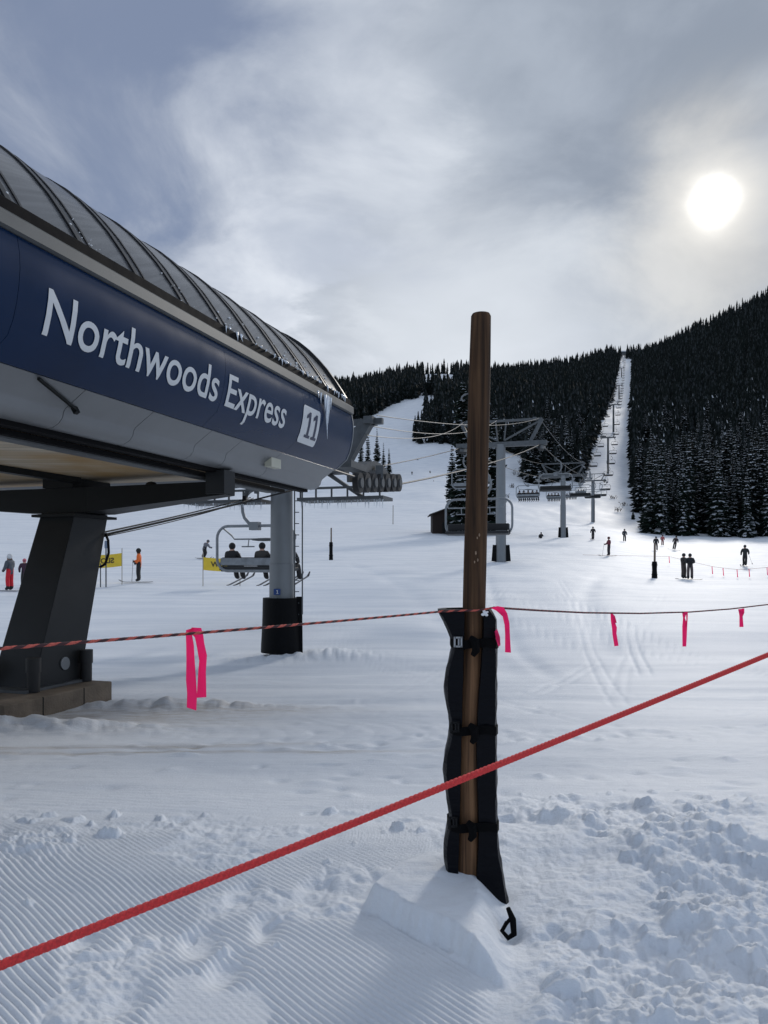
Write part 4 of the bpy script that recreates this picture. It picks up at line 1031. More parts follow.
def ribbon(strips, label, group='pink flagging tape on the ropes', thick=0.0012, name='flagging_ribbon'):
    """strips: lists of (point, half width vector)"""
    mb = MB()
    for st in strips:
        b = len(mb.v); n = len(st)
        for (c, w) in st:
            nrm = V(0, thick, 0)
            for s in (c-w, c+w): mb.v.append(tuple(s))
            for s in (c-w+nrm, c+w+nrm): mb.v.append(tuple(s))
        for i in range(n-1):
            k = b+i*4
            for f in ((k,k+1,k+5,k+4),(k+2,k+6,k+7,k+3),(k,k+4,k+6,k+2),(k+1,k+3,k+7,k+5)): mb.f.append(f); mb.m.append(0)
        for k, fl in ((b, (0,2,3,1)), (b+(n-1)*4, (0,1,3,2))): mb.f.append(tuple(k+x for x in fl)); mb.m.append(0)
    o = mb.build(name, pink, None, strips[0][0][0], smooth='auto'); return tag(o, label, 'flagging tape', group)
def strip(Y, pts, dy=None):
    """pts: picture (x, y, half width, slant, depth shift)"""
    o = []
    for (x, y, w, sl, dd) in pts:
        Yk = Y+dd; o.append((im(x, y, Yk), V(w*Yk/F, dd*0.3+0.010*math.sin(y*0.4), sl*Yk/F)))
    return o
Yr = 2.62
ribbon([strip(Yr, [(190,629,4,1,-0.012),(189,636,3.6,0,-0.02),(190,645,4.0,0,-0.02),(190.5,660,4.4,0,-0.016),(191,680,4.5,-.4,-0.01),(192,694,4.6,-1,-0.016),(191.5,709,4.6,-1.6,-0.02)]),
        strip(Yr, [(190,629.5,1.8,2,-0.012),(196,630.5,5,2.5,-0.018),(199,636,4.4,1.6,-0.016),(200.5,645,3.6,2.2,-0.012),(203,658,4.4,3,-0.006),(202,672,4.6,.6,-0.004),(201.5,697.5,4.6,.2,-0.01)])],
       'long bright pink ribbon hanging in two tails from the rope on the left')
Yr = 3.62
ribbon([strip(Yr, [(494,607,3,1,-0.01),(500,609,3,2,-0.015),(505,615,2.4,1.5,-0.015),(507,624,2.0,1,-0.01),(507.5,634,2.5,.4,-0.012),(508,652.5,2.7,0,-0.015)]),
        strip(Yr, [(496,630,1.6,1,0.03),(498,638,2.0,1,0.02),(499.5,646,1.4,.5,0.02)])], 'pink ribbon curling down from the rope right beside the padded post')
Yr = 5.17
ribbon([strip(Yr, [(611.5,613.5,1.0,.5,-0.01),(612.5,620,1.6,.5,-0.012),(614.5,628,2.2,.6,-0.01),(614.5,634,2.2,.6,-0.01),(616.5,646,2.2,.3,-0.012)]),
        strip(Yr, [(612,614,0.8,.3,0.01),(614,617,1.4,.8,0.0),(615.5,623,0.9,.4,0.0)])], 'pink ribbon with a bent tail, first on the sagging rope right of the post')
Yr = 5.93
ribbon([strip(Yr, [(684.5,612,2.2,0,-0.01),(684,618,1.2,0,-0.012),(684.8,626,1.9,.3,-0.01),(684.4,646.5,2.1,0,-0.012)]),
        strip(Yr, [(687,612,0.9,0,0.01),(687,620,0.8,0,0.005),(686,626,0.8,0,0.0)])], 'straight pink ribbon hanging from the middle of the sagging right rope')
Yr = 6.5
ribbon([strip(Yr, [(740.5,609,1.6,.3,-0.01),(741,615,1.8,.6,-0.012),(741.5,627,1.6,.2,-0.01)]), strip(Yr, [(743,608.5,0.9,.2,0.01),(743.5,613,1.0,.4,0.0),(742,618,0.7,.3,0.0)])], 'short crumpled pink ribbon nearest the right edge on the sagging rope')
# low flagged rope line further out on the slope
fl = [(669,566),(712,576),(723,577.5),(737,579),(749,578.5),(767,577)]
fpts = [im(x, y-9.5, stand(x, y).y) for x, y in fl]
mb = MB()
allp = [fpts[0]+V(-6,5,0.2)]+fpts+[fpts[-1]+V(8,3,0.2)]
mb.tube(allp, 0.010, 5); o = mb.build('boundary_rope', mat('dull_red_rope_strand', (0,0,0)), None, allp[0]); tag(o, 'far thin rope with faint pink ribbons on the slope behind the snowboarders', 'rope')
fw = ['beside the padded marker post', 'second from left beside the snowboarder pair', 'third along, below the lone skier with poles', 'just left of the lone skier\'s feet', 'just right below the lone skier', 'nearest the right edge of the photo']
for i, q in enumerate(fpts):
    x, y = fl[i]; Y = q.y
    ribbon([[(q, V(0.03,0,0)), (q+V(0.02,0,-0.25), V(0.025,0,0)), (q+V(0.05,0,-0.55), V(0.035,0,0.01))]], 'tiny faint pink ribbon on the far rope, ' + fw[i], 'small pink ribbons on the far rope', 0.004)

# ------------------------------------------------------------------ marker posts, banners, signs
def marker(px, y, h, r, pad_h, label, poles=False):
    q = stand(px, y)
    o = tag(empty('marker_post', q), label, 'post')
    mb = MB(); mb.tube([q-V(0,0,0.2), q+V(0.02,0,h)], [r, r*0.9], 12); mb.build('shaft', mat('grey_brown_post', (0.16,0.12,0.09), 0.8, 0, 0.25, 8), o, q, smooth='auto')
    if pad_h:
        mb = MB(); mb.tube([q-V(0,0,0.1), q+V(0,0,pad_h*0.1), q+V(0,0,pad_h*0.5), q+V(0,0,pad_h*0.9), q+V(0,0,pad_h)], [r*2.6, r*2.5, r*2.1, r*2.3, r*2.0], 12); mb.build('pad', black_pad, o, q, smooth='auto')
        for k in (0.25, 0.8):
            mb = MB(); mb.tube([q+V(0,0,pad_h*k-0.03), q+V(0,0,pad_h*k+0.03)], r*2.6, 12); mb.build('strap', strap_m, o, q)
    return q
marker(331, 560, 2.6, 0.065, 1.45, 'short post with black pad on its lower half, right of the first tower')
marker(393, 525, 4.0, 0.07, 0, 'thin bare pole standing alone on the slope below the piste')
q = marker(654.5, 579, 2.35, 0.075, 1.15, 'wooden marker post with black pad left of the two snowboarders')
q = stand(106, 587); o = tag(empty('sign_post', q), 'slim metal post with a small blue-grey plate beside the yellow banner', 'sign')
mb = MB(); mb.cyl(q-V(0,0,0.2), q+V(0,0,2.35), 0.035, 8); mb.cyl(q+V(-0.28,0,-0.2), q+V(-0.28,0,1.2), 0.03, 8); mb.build('post', galv_dull, o, q)
mb = MB(); mb.box(q+V(0.06,-0.04,2.15), (0.24,0.02,0.36)); mb.build('plate', mat('blue_grey_plate', (0.16,0.2,0.27), 0.5), o, q)
def banner(pxa, pxb, yc, y_gr, hh, body, label, tilt):
    a = stand(pxa, y_gr); Y = a.y; b = V((pxb-384)*Y/F, Y, 0); b.z = gz(b.x, b.y)
    o = tag(empty('slow_banner', a), label, 'banner', 'yellow SLOW banners')
    ca = V(a.x, a.y, EYE+(HZ-yc)*Y/F); cb = V(b.x, b.y, EYE+(HZ-yc+tilt)*Y/F)
    mb = MB(); n = 10; up = V(0,0,hh/2)
    for k in range(n):
        u0, u1 = k/n, (k+1)/n
        f = lambda u: ca.lerp(cb, u)+V(0, 0.05*math.sin(u*3.1*2), -0.05*4*u*(1-u))
        P, Q = f(u0), f(u1); th = V(0,0.006,0)
        mb.hexa([P-up, Q-up, Q-up+th, P-up+th, P+up, Q+up, Q+up+th, P+up+th])
    mb.build('sheet', yellow, o, a)
    mb = MB()
    for q, c in ((a, ca), (b, cb)): mb.cyl(q-V(0,0,0.2), c+up+V(0,0,0.25), 0.022, 8)
    mb.build('stake', mat('pale_bamboo', (0.4,0.36,0.3), 0.7), o, a)
    vs, fs = fit_text(body, 0.03, 0, 1, 'O')
    w = (cb-ca).length; mb = MB()
    mb.add([ca.lerp(cb, 1-(0.2+0.6*x)) + V(0,-0.012+0.05*math.sin((1-(0.2+0.6*x))*6.2),(y_-0.5)*hh*0.42-0.02) for x, y_ in vs], fs)     # read from behind
    mb.build('lettering', mat('black_banner_letters', (0.10,0.07,0.02), 0.6), o, a)
banner(84, 122, 561.5, 585, 0.68, 'SLOW', 'yellow SLOW banner seen from behind, beside the slim sign post', 2.0)
banner(203, 240, 563.5, 586, 0.66, 'SLOW', 'yellow SLOW banner seen from behind, behind the carrying chair', -1.0)
# log hut at the foot of the big spruces
q = at(448, 126); q.z = gz(q.x, q.y); k = 126/F
o = tag(empty('log_hut', q), 'small brown hut with a pitched roof under the tall spruces behind the hanging chair', 'hut')
x0, x1 = (432.5-384)*k, (480-384)*k; zt = 3.3; g = q.z-0.6
mb = MB(); mb.box(((x0+x1)/2, 128.5, g+(zt+0.6)/2), (x1-x0, 5, zt+0.6)); mb.build('wall', mat('dark_red_brown_log', (0.022,0.012,0.009), 0.85, 0, 0.3, 3, 0, 30, (0.3,0.3,4)), o, q)
mb = MB(); cx = (x0+x1)/2; zr = q.z+zt
for s in (-1, 1):
    e0 = cx+s*((x1-x0)/2+0.5)
    mb.hexa([V(min(e0,cx),125.4,zr-0.25 if (e0 < cx) else zr+1.35),V(max(e0,cx),125.4,zr+1.35 if e0 < cx else zr-0.25),V(max(e0,cx),131.6,zr+1.35 if e0 < cx else zr-0.25),V(min(e0,cx),131.6,zr-0.25 if e0 < cx else zr+1.35),
             V(min(e0,cx),125.4,zr-0.08 if e0 < cx else zr+1.55),V(max(e0,cx),125.4,zr+1.55 if e0 < cx else zr-0.08),V(max(e0,cx),131.6,zr+1.55 if e0 < cx else zr-0.08),V(min(e0,cx),131.6,zr-0.08 if e0 < cx else zr+1.55)])
mb.build('roof', mat('dark_shingle', (0.03,0.025,0.022), 0.8), o, q)
mb = MB(); mb.add([(x0+0.01,126.02,zr),(x1-0.01,126.02,zr),(cx,126.02,zr+1.33),(x0+0.01,126.2,zr),(x1-0.01,126.2,zr),(cx,126.2,zr+1.33)], [(0,1,2),(5,4,3),(0,3,4,1),(1,4,5,2),(2,5,3,0)]); mb.build('gable', mat('dark_red_brown_log', (0,0,0)), o, q)
mb = MB(); mb.box((x0+2.1,125.97,q.z+1.0), (1.0,0.1,1.9)); mb.build('door', dark_steel, o, q)
# ------------------------------------------------------------------ people
def limbs(pose):
    """joint positions and radii; the figure faces +Y, feet on z = 0, 1.75 m tall"""
    J = {'pelvis':(0,0,.93,.160),'waist':(0,.005,1.06,.160),'chest':(0,.01,1.27,.185),'neck':(0,.015,1.47,.075),'head':(0,.035,1.60,.095),'crown':(0,.03,1.68,.075)}
    P = {'hl':(-.10,0,.90),'kl':(-.12,.04,.50),'al':(-.12,0,.12),'tl':(-.13,.16,.06),'hr':(.10,0,.90),'kr':(.12,.04,.50),'ar':(.12,0,.12),'tr':(.13,.16,.06),
         'sl':(-.20,0,1.40),'el':(-.29,.0,1.14),'wl':(-.27,.14,.95),'fl':(-.26,.20,.90),'sr':(.20,0,1.40),'er':(.29,.0,1.14),'wr':(.27,.14,.95),'fr':(.26,.20,.90)}
    RAD = {'h':.13,'k':.098,'a':.10,'t':.062,'s':.105,'e':.085,'w':.068,'f':.062}
    if pose == 'stand_pole':
        P.update(wr=(.30,.30,1.05), fr=(.30,.36,1.06), er=(.30,.08,1.12))
    elif pose == 'ski':
        for k in list(J): x,y,z,r = J[k]; J[k] = (x, y+0.0 if z < 1 else y+(z-.95)*.42, z-.13-(max(0,z-.95)*.08), r)
        P.update(kl=(-.14,.16,.48), kr=(.14,.16,.48), hl=(-.10,-.02,.77), hr=(.10,-.02,.77), sl=(-.20,.17,1.23), sr=(.20,.17,1.23), el=(-.36,.22,1.02), er=(.36,.22,1.02), wl=(-.40,.42,.98), wr=(.40,.42,.98), fl=(-.40,.48,.98), fr=(.40,.48,.98))
    elif pose == 'stride':
        P.update(kl=(-.14,.20,.52), al=(-.13,.24,.12), tl=(-.13,.40,.06), kr=(.12,-.02,.5), ar=(.14,-.16,.12), tr=(.15,0,.06), wl=(-.36,.25,1.0), fl=(-.36,.31,.98))
    elif pose == 'wide':
        P.update(kl=(-.22,.05,.5), al=(-.30,0,.12), tl=(-.31,.15,.06), kr=(.2,.05,.5), ar=(.26,0,.12), tr=(.27,.15,.06), el=(-.42,0,1.18), wl=(-.5,.05,1.0), fl=(-.52,.06,.95))
    elif pose == 'huddle':
        P.update(el=(-.27,.06,1.15), wl=(-.12,.20,1.10), fl=(-.04,.22,1.12), er=(.27,.06,1.15), wr=(.12,.20,1.10), fr=(.04,.22,1.12))
    elif pose == 'seated':
        for k in list(J): x,y,z,r = J[k]; J[k] = (x, y, z-.83, r)
        P.update(hl=(-.11,.04,.10), kl=(-.13,.48,.14), al=(-.13,.60,-.30), tl=(-.13,.74,-.37), hr=(.11,.04,.10), kr=(.13,.48,.14), ar=(.13,.60,-.30), tr=(.13,.74,-.37),
                 sl=(-.20,0,.57), el=(-.27,.10,.33), wl=(-.2,.34,.24), fl=(-.18,.40,.25), sr=(.20,0,.57), er=(.27,.10,.33), wr=(.2,.34,.24), fr=(.18,.40,.25))
    elif pose == 'sit_snow':
        for k in list(J): x,y,z,r = J[k]; J[k] = (x, y-(z-.95)*.25, z-.83, r)
        P.update(hl=(-.11,.06,.12), kl=(-.16,.42,.36), al=(-.16,.72,.10), tl=(-.16,.86,.16), hr=(.11,.06,.12), kr=(.16,.42,.36), ar=(.16,.72,.10), tr=(.16,.86,.16),
                 sl=(-.20,-.1,.56), el=(-.3,.02,.34), wl=(-.2,.26,.34), fl=(-.18,.32,.36), sr=(.20,-.1,.56), er=(.3,.02,.34), wr=(.2,.26,.34), fr=(.18,.32,.36))
    for k, v in P.items(): J[k] = (*v, RAD[k[0]])
    E = [('pelvis','waist'),('waist','chest'),('chest','neck'),('neck','head'),('head','crown')]
    for s in 'lr': E += [('pelvis','h'+s),('h'+s,'k'+s),('k'+s,'a'+s),('a'+s,'t'+s),('chest','s'+s),('s'+s,'e'+s),('e'+s,'w'+s),('w'+s,'f'+s)]
    return J, E
CL = {}
def cloth(c, nm):
    return mat(nm, c, 0.75, 0, 0.18, 12, 0.4, 18)
BODY = {}
def body_mesh(pose):
    if pose in BODY: return BODY[pose]
    J, E = limbs(pose)
    names = list(J); bm = bmesh.new(); sk = bm.verts.layers.skin.verify()
    vm = {}
    for n in names:
        v = bm.verts.new(J[n][:3]); vm[n] = v; v[sk].radius = (J[n][3], J[n][3]); v[sk].use_root = (n == 'pelvis')
        if n in ('chest','waist','pelvis'): v[sk].radius = (J[n][3]*1.12, J[n][3]*0.9)
    for a, b in E: bm.edges.new((vm[a], vm[b]))
    me = bpy.data.meshes.new('person_body'); bm.to_mesh(me); bm.free()
    ob = bpy.data.objects.new('person_body', me); COL.objects.link(ob)
    md = ob.modifiers.new('skin', 'SKIN'); md.use_smooth_shade = True; md.branch_smoothing = 0.4
    ss = ob.modifiers.new('sub', 'SUBSURF'); ss.levels = 1; ss.render_levels = 1
    dg = bpy.context.evaluated_depsgraph_get(); dg.update()
    out = bpy.data.meshes.new_from_object(ob.evaluated_get(dg))
    bpy.data.objects.remove(ob)
    idx = []
    for f in out.polygons:
        c = f.center; best = None
        for a, b in E:
            pa, pb = Vector(J[a][:3]), Vector(J[b][:3]); ab = pb-pa
            u = max(0, min(1, (c-pa).dot(ab)/max(1e-6, ab.dot(ab))))
            dd = (c-(pa+ab*u)).length - (J[a][3]*(1-u)+J[b][3]*u)
            if best is None or dd < best[0]: best = (dd, a, b, u)
        _, a, b, u = best
        if b in ('head','crown'): k = 2
        elif b[0] == 't' or (b[0] == 'a' and u > .72): k = 3
        elif b[0] == 'f' or (b[0] == 'w' and u > .85): k = 3
        elif b[0] in 'hka' and len(b) == 2: k = 1
        else: k = 0
        idx.append(k)
    BODY[pose] = (out, idx, J); return BODY[pose]
def person(pos, rz, pose, jacket, pants, helmet, label, h=1.75, skis=None, group=None, lean=0.0):
    """jacket, pants, helmet: (colour, material name)"""
    src, idx, J = body_mesh(pose)
    me = src.copy(); me.name = 'body'; me.materials.clear()
    for m in (cloth(*jacket), cloth(*pants), skin, glove): me.materials.append(m)
    me.polygons.foreach_set('material_index', idx); me.polygons.foreach_set('use_smooth', [True]*len(idx))
    root = bpy.data.objects.new('person', me); COL.objects.link(root)
    s = h/1.75; pos = Vector(pos)+V(0,0,0.06 if pose not in ('seated','sit_snow') else 0); root.location = pos; root.rotation_euler = (0, lean, rz); root.scale = (s, s, s)
    tag(root, label, 'person', group)
    hx, hy, hz, hr = J['head']; mb = MB()
    mb.ball((hx, hy-0.014, hz+0.035), 0.125, 0, 14, 8, (0.95,1.05,1.05)); hm = mb.build('helmet', cloth(*helmet), root, smooth=True)
    mb = MB(); mb.ball((hx, hy+0.09, hz+0.01), 0.065, 0, 10, 6, (1.1,0.6,0.6)); mb.build('goggles', lens, root, smooth=True)
    def ski(cx, cy, cz, ln, tilt, w=0.075):
        mb = MB(); n = 9; prof = []
        for i in range(n+1):
            u = i/n; y = -ln*0.45+ln*u; up = 0.12*max(0,(u-.86)/.14)**1.6+0.02*max(0,(.06-u)/.06); ww = w*(1.0+0.25*abs(2*u-1)) if u < .96 else w*.6
            prof.append((y, up, ww))
        vs = []; rt = Matrix.Rotation(tilt, 3, 'X')
        for (y, up, ww) in prof:
            for (sx, dz) in ((-1,0),(1,0),(1,.018),(-1,.018)): vs.append(V(cx,cy,cz)+rt @ V(sx*ww/2, y, up+dz))
        fs = []
        for i in range(n):
            for j in range(4): fs.append((i*4+j, i*4+(j+1) % 4, (i+1)*4+(j+1) % 4, (i+1)*4+j))
        fs += [(3,2,1,0), tuple(n*4+j for j in range(4))]
        mb.add(vs, fs); return mb
    skm = mat('dark_ski_topsheet', (0.03,0.03,0.035), 0.4)
    if skis == 'ski':
        for t in 'lr':
            x, y, z, _ = J['t'+t]; tl = 0.0
            if pose == 'seated': tl = R(13)
            ski(x, y-0.08, z-0.085, 1.7, tl).build('ski', skm, root)
    elif skis == 'board':
        x = (J['tl'][0]+J['tr'][0])/2; mb = MB(); n = 10
        for i in range(n):
            u0, u1 = i/n, (i+1)/n
            f = lambda u: V(-0.78+1.56*u, 0.05, -0.03+0.10*max(0,abs(2*u-1)-.8)**1.3*3)
            mb.beam(f(u0), f(u1), 0.26*(1-0.25*max(0,abs(u0+u1-1)-.75)), 0.02)
        mb.build('snowboard', skm, root)
    return root, J, s
def pole(root, J, s, hand, tip, label):
    """a ski pole held in a glove, in the figure's own axes"""
    M = Matrix.LocRotScale(root.location, root.rotation_euler.to_quaternion(), Vector((s,s,s)))
    a = M @ Vector(J['f'+hand][:3]); b = M @ Vector(tip)
    mb = MB(); d = (a-b).normalized(); mb.tube([b, a], 0.011, 6); mb.tube([a-d*0.08, a+d*0.1], 0.019, 6); mb.cyl(b+d*0.08-d*0.005, b+d*0.08+d*0.005, 0.05, 8)
    o = mb.build('ski_pole', mat('grey_pole_shaft', (0.10,0.10,0.11), 0.5), None, b); tag(o, label, 'ski pole')
BK = ((0.016,0.017,0.020), 'black_jacket_cloth'); BP = ((0.014,0.014,0.016), 'black_trouser_cloth'); BH = ((0.012,0.012,0.013), 'black_helmet')
def put(px, y): return stand(px, y)
q = put(10, 592); a = person(q, R(75), 'stand_pole', ((0.075,0.085,0.105),'slate_jacket'), ((0.62,0.015,0.03),'red_trousers'), ((0.62,0.62,0.62),'white_helmet'), 'person in slate jacket, red trousers and white helmet at the left edge', 1.72, 'ski')
pole(*a, 'r', (.34,.45,0.0), 'ski pole held by the person in red trousers')
q = put(24.5, 588); person(q, R(200), 'stand', ((0.05,0.02,0.04),'plum_jacket'), BP, ((0.62,0.16,0.20),'pink_helmet'), 'smaller person in pink helmet half hidden behind the dark pillar', 1.38, 'ski')
q = put(139, 583); a = person(q, R(98), 'stand_pole', ((0.80,0.16,0.03),'orange_jacket'), BP, BH, 'skier in orange jacket and black trousers standing with a pole right of the pillar', 1.78, 'ski')
pole(*a, 'r', (.32,.42,0.0), 'thin ski pole held upright by the skier in orange')
q = put(203, 559); person(q, R(-40), 'ski', ((0.16,0.16,0.18),'grey_white_jacket'), BP, ((0.10,0.10,0.11),'grey_helmet'), 'skier in pale jacket sliding down left of the carrying chair', 1.72, 'ski', lean=R(12))
q = put(593, 540); person(q, R(150), 'stride', BK, BP, BH, 'skier in black with arms out below the fourth lift tower', 1.75, 'ski')
q = put(609, 556.5); a = person(q, R(95), 'stand_pole', ((0.16,0.025,0.04),'maroon_jacket'), ((0.03,0.022,0.03),'dark_trousers'), ((0.09,0.02,0.025),'maroon_helmet'), 'skier in maroon jacket planting one pole in mid slope', 1.75, 'ski')
pole(*a, 'r', (.36,.5,0.0), 'ski pole planted in front of the skier in maroon')
q = put(624.5, 542); person(q, R(180), 'stand', ((0.035,0.042,0.05),'charcoal_jacket'), BP, BH, 'person in charcoal walking away from the foot of the cut', 1.75, None)
q = put(656, 551); person(q, R(170), 'stand', BK, BP, BH, 'person in black showing only above the padded marker post', 1.72, None)
q = put(662.5, 546); person(q, R(175), 'stand', ((0.42,0.10,0.10),'coral_jacket'), ((0.20,0.06,0.07),'rose_trousers'), ((0.10,0.03,0.03),'dark_red_helmet'), 'small person in coral pink jacket near the edge of the forest', 1.5, None)
q = put(674, 550); person(q, R(150), 'stride', ((0.03,0.018,0.02),'dark_brown_jacket'), BP, BH, 'dark-clad snowboarder leaning, just left below the forest edge', 1.78, 'board', lean=R(-10))
q = put(683.5, 579.5); person(q, R(-150), 'huddle', ((0.045,0.04,0.036),'olive_brown_jacket'), ((0.07,0.055,0.05),'taupe_trousers'), ((0.03,0.025,0.025),'brown_helmet'), 'snowboarder in brown on the left of the pair standing close together', 1.72, 'board')
q2 = put(690, 580); person(q2, R(165), 'huddle', BK, ((0.075,0.055,0.055),'brown_trousers'), BH, 'snowboarder in black jacket on the right of the pair standing close together', 1.72, 'board')
q = put(745, 566.5); a = person(q, R(140), 'stride', ((0.018,0.022,0.022),'black_green_jacket'), BP, BH, 'lone skier in black with poles near the right edge of the photo', 1.78, 'ski')
pole(*a, 'l', (-.5,-.35,0.1), 'ski pole trailing behind the lone skier near the right edge')
q = put(541, 538.5); person(q, R(160), 'sit_snow', BK, BP, BH, 'person in black sitting on the snow left of the third tower', 1.75, None)
for (x, y, lb, ps) in ((418,462,'tiny skier high on the piste, topmost of the four','ski'),(412,475.5,'tiny skier on the piste, furthest left of the four','stand'),(430,475,'tiny skier on the piste right of centre, upright','stand'),(433.5,483,'tiny skier lowest of the four on the piste','sit_snow')):
    q = put(x, y); person(q, R(rng.uniform(0,360)), ps, BK, BP, BH, lb, 1.8, 'ski')
# riders
RC = [(BK, 'black'), (((0.05,0.045,0.04),'taupe_jacket'), 'taupe'), (((0.03,0.055,0.12),'blue_jacket'), 'blue'), (BK, 'black')]
def riders(ci, seats, labs, h=1.72):
    t, ch = up_chairs[ci]
    M = Matrix.LocRotScale(ch.location, ch.rotation_euler.to_quaternion(), None)
    for (x, k), lb in zip(seats, labs):
        P = M @ Vector((x, 0.16, -2.90))
        jk = RC[k % 4][0]
        person(P, -AX, 'seated', jk, BP if k != 2 else ((0.03,0.03,0.04),'dark_trousers'), BH, lb, h, 'ski', 'riders on the left rope')
riders(0, [(-1.05,0),(0.12,1),(0.75,2),(1.15,3)], ['rider in black on the left seat of the chair by the first tower', 'rider in taupe jacket in the middle of the chair by the first tower', 'rider in blue half hidden behind the first tower', 'rider whose skis stick out right of the first tower'])
riders(2, [(-1.1,0),(-0.55,3),(0.0,1),(0.55,0),(1.1,3)], ['rider in the first chair right of the second tower, %s seat' % w for w in ('far left','second','middle','fourth','far right')])
riders(3, [(-1.1,0),(-0.55,1),(0.0,0),(0.55,3)], ['rider in the chair behind the third tower, %s seat' % w for w in ('far left','second','third','fourth')])
riders(4, [(-0.8,0),(-0.2,1),(0.4,0),(1.0,3)], ['rider in the chair left of the fourth tower, %s seat' % w for w in ('far left','second','third','fourth')])
riders(5, [(-0.6,0),(0.1,1),(0.7,0)], ['rider in the lowest chair of the cut, %s seat' % w for w in ('left','middle','right')])

# ------------------------------------------------------------------ spruces
needle = mat('spruce_needles', (0.010,0.017,0.013), 0.85, 0, 0.5, 0.9, spec=0.1)
needle2 = mat('dark_spruce_needles', (0.0085,0.0125,0.0115), 0.85, 0, 0.5, 0.9, spec=0.1)
twig_snow = mat('snow_on_branches', (0.60,0.63,0.67), 0.8, spec=0.1)
frosted = mat('frosted_spruce_needles', (0.040,0.047,0.050), 0.9, 0, 0.4, 0.5, spec=0.1)
bark = mat('spruce_bark', (0.035,0.026,0.02), 0.9, 0, 0.4, 3)
def crown_arrays(seed, h, r, whorls, per, snowf, bare=0.06, pw=0.82):
    g = np.random.default_rng(seed); vs = []; fs = []; ms = []
    for w in range(whorls):
        u = bare + (1-bare)*(w+g.uniform(-.3,.3))/whorls
        u = min(max(u, bare), 0.995)
        prof = (1-u)**pw*(0.80+0.20*math.sin(u*9+seed))*(1.0 if u > 0.14 else 0.72+2*u)
        n = per if u < .8 else max(4, per-3)
        for b in range(n):
            l = r*prof*g.uniform(0.62, 1.12)+0.12
            if g.random() < .05: l *= 1.2
            ph = 2*math.pi*(b+g.uniform(-.4,.4)+w*0.37)/n
            c, s = math.cos(ph), math.sin(ph); z0 = u*h
            droop = g.uniform(0.22,0.55)*(1.1-u*0.7)
            wd = l*g.uniform(0.22,0.34)+0.10
            st = [(0.0,0.0,0.10),(0.4,-0.30,0.9),(0.75,-0.80,0.85),(1.0,-0.95,0.05)]
            base = len(vs); P = []
            for (k, dz, ww) in st:
                rr = l*k*(1 if k < 1 else g.uniform(0.95,1.1)); zz = z0+dz*droop*l+g.uniform(-.05,.05)
                hw = wd*ww*g.uniform(0.7,1.25); hang = 0.45*hw+0.05
                P.append((rr, zz, hw))
                vs += [(rr*c-hw*s*-1*-1, rr*s+hw*c, zz-hang*g.uniform(.7,1.4)), (rr*c, rr*s, zz), (rr*c+hw*s, rr*s-hw*c, zz-hang*g.uniform(.7,1.4))]
            for k in range(3):
                a = base+k*3
                fs += [(a, a+1, a+4, a+3), (a+1, a+2, a+5, a+4)]; ms += [0, 0]
            if g.random() < snowf:
                base = len(vs); k0 = g.integers(1, 3)
                for k in ((k0, k0+1) if k0 < 2 else (1, 2)):
                    rr, zz, hw = P[k]; hw *= g.uniform(.45,1.0)
                    vs += [(rr*c-hw*s, rr*s+hw*c, zz-0.2*hw+0.05), (rr*c, rr*s, zz+0.10), (rr*c+hw*s, rr*s-hw*c, zz-0.2*hw+0.05)]
                fs += [(base, base+1, base+4, base+3), (base+1, base+2, base+5, base+4)]; ms += [1, 1]
    # leader
    base = len(vs); vs += [(-.07,0,h*.96),(.07,0,h*.96),(0,.07,h*.96),(0,0,h*1.02)]; fs += [(base,base+1,base+3),(base+1,base+2,base+3),(base+2,base,base+3)]; ms += [0]*3
    return vs, fs, ms
def make_spruce(seed, h, r, whorls, per, snowf, nm, bare=0.06, pw=0.82):
    root = empty('spruce_tree', (0,0,0))
    mb = MB(); mb.v, mb.f, mb.m = crown_arrays(seed, h, r, whorls, per, snowf, bare, pw)
    me = bpy.data.meshes.new('crown'); me.from_pydata(mb.v, [], mb.f); me.materials.append(nm); me.materials.append(twig_snow); me.polygons.foreach_set('material_index', mb.m); me.update()
    c = bpy.data.objects.new('crown', me); COL.objects.link(c); c.parent = root
    mb = MB(); mb.tube([V(0,0,-1.2), V(0,0,h*.5), V(0,0,h*.97)], [h*.011, h*.007, 0.02], 7); mb.build('trunk', bark, root, smooth=True)
    return root
def set_tree(src, used_flag, pos, s, rz, label, group):
    o = copy_tree(src) if used_flag else src
    for k in ('label','group'):
        if k in o: del o[k]
    o.location = pos; w_ = random.uniform(0.8, 1.25); o.scale = (s*w_, s*w_, s); o.rotation_euler = (0,0,rz); tag(o, label, 'tree', group); return o
# singled out trees
def own(px, Y, h, r, seed, label, snowf=0.3, wh=46, per=9, pw=0.82, group=None):
    t = make_spruce(seed, h, r, wh, per, snowf, needle, 0.05, pw); q = at(px, Y); t.location = (q.x, q.y, q.z-0.2); tag(t, label, 'tree', group); return t
own(463, 123, 25.0, 3.0, 101, 'tall dark spruce directly behind the wooden post and in front of the hut', 0.42, 64, 10, 0.5)
own(476, 126, 23.0, 3.2, 112, 'dark spruce in the middle of the tall clump, hidden behind the wooden post', 0.42, 60, 10, 0.5)
own(495, 125, 20.5, 2.7, 102, 'tall snow-flecked spruce directly behind the second lift tower', 0.42, 54, 10, 0.5)
own(452, 136, 15.5, 2.0, 103, 'shorter spruce standing behind the left side of the hut', 0.3, 40, 8, 0.6)
GL = 'spruces in the small stand beside the station end'
own(377, 345, 21.5, 3.0, 104, 'tallest spruce in the small stand just right of the station end', 0.22, 40, 7, group=GL)
own(383.5, 350, 14.5, 1.9, 105, 'middle slim spruce of the small stand right of the station end', 0.2, 30, 7, group=GL)
own(389, 350, 12.0, 1.9, 106, 'paler shorter spruce at the right of the small stand', 0.6, 28, 7, group=GL)
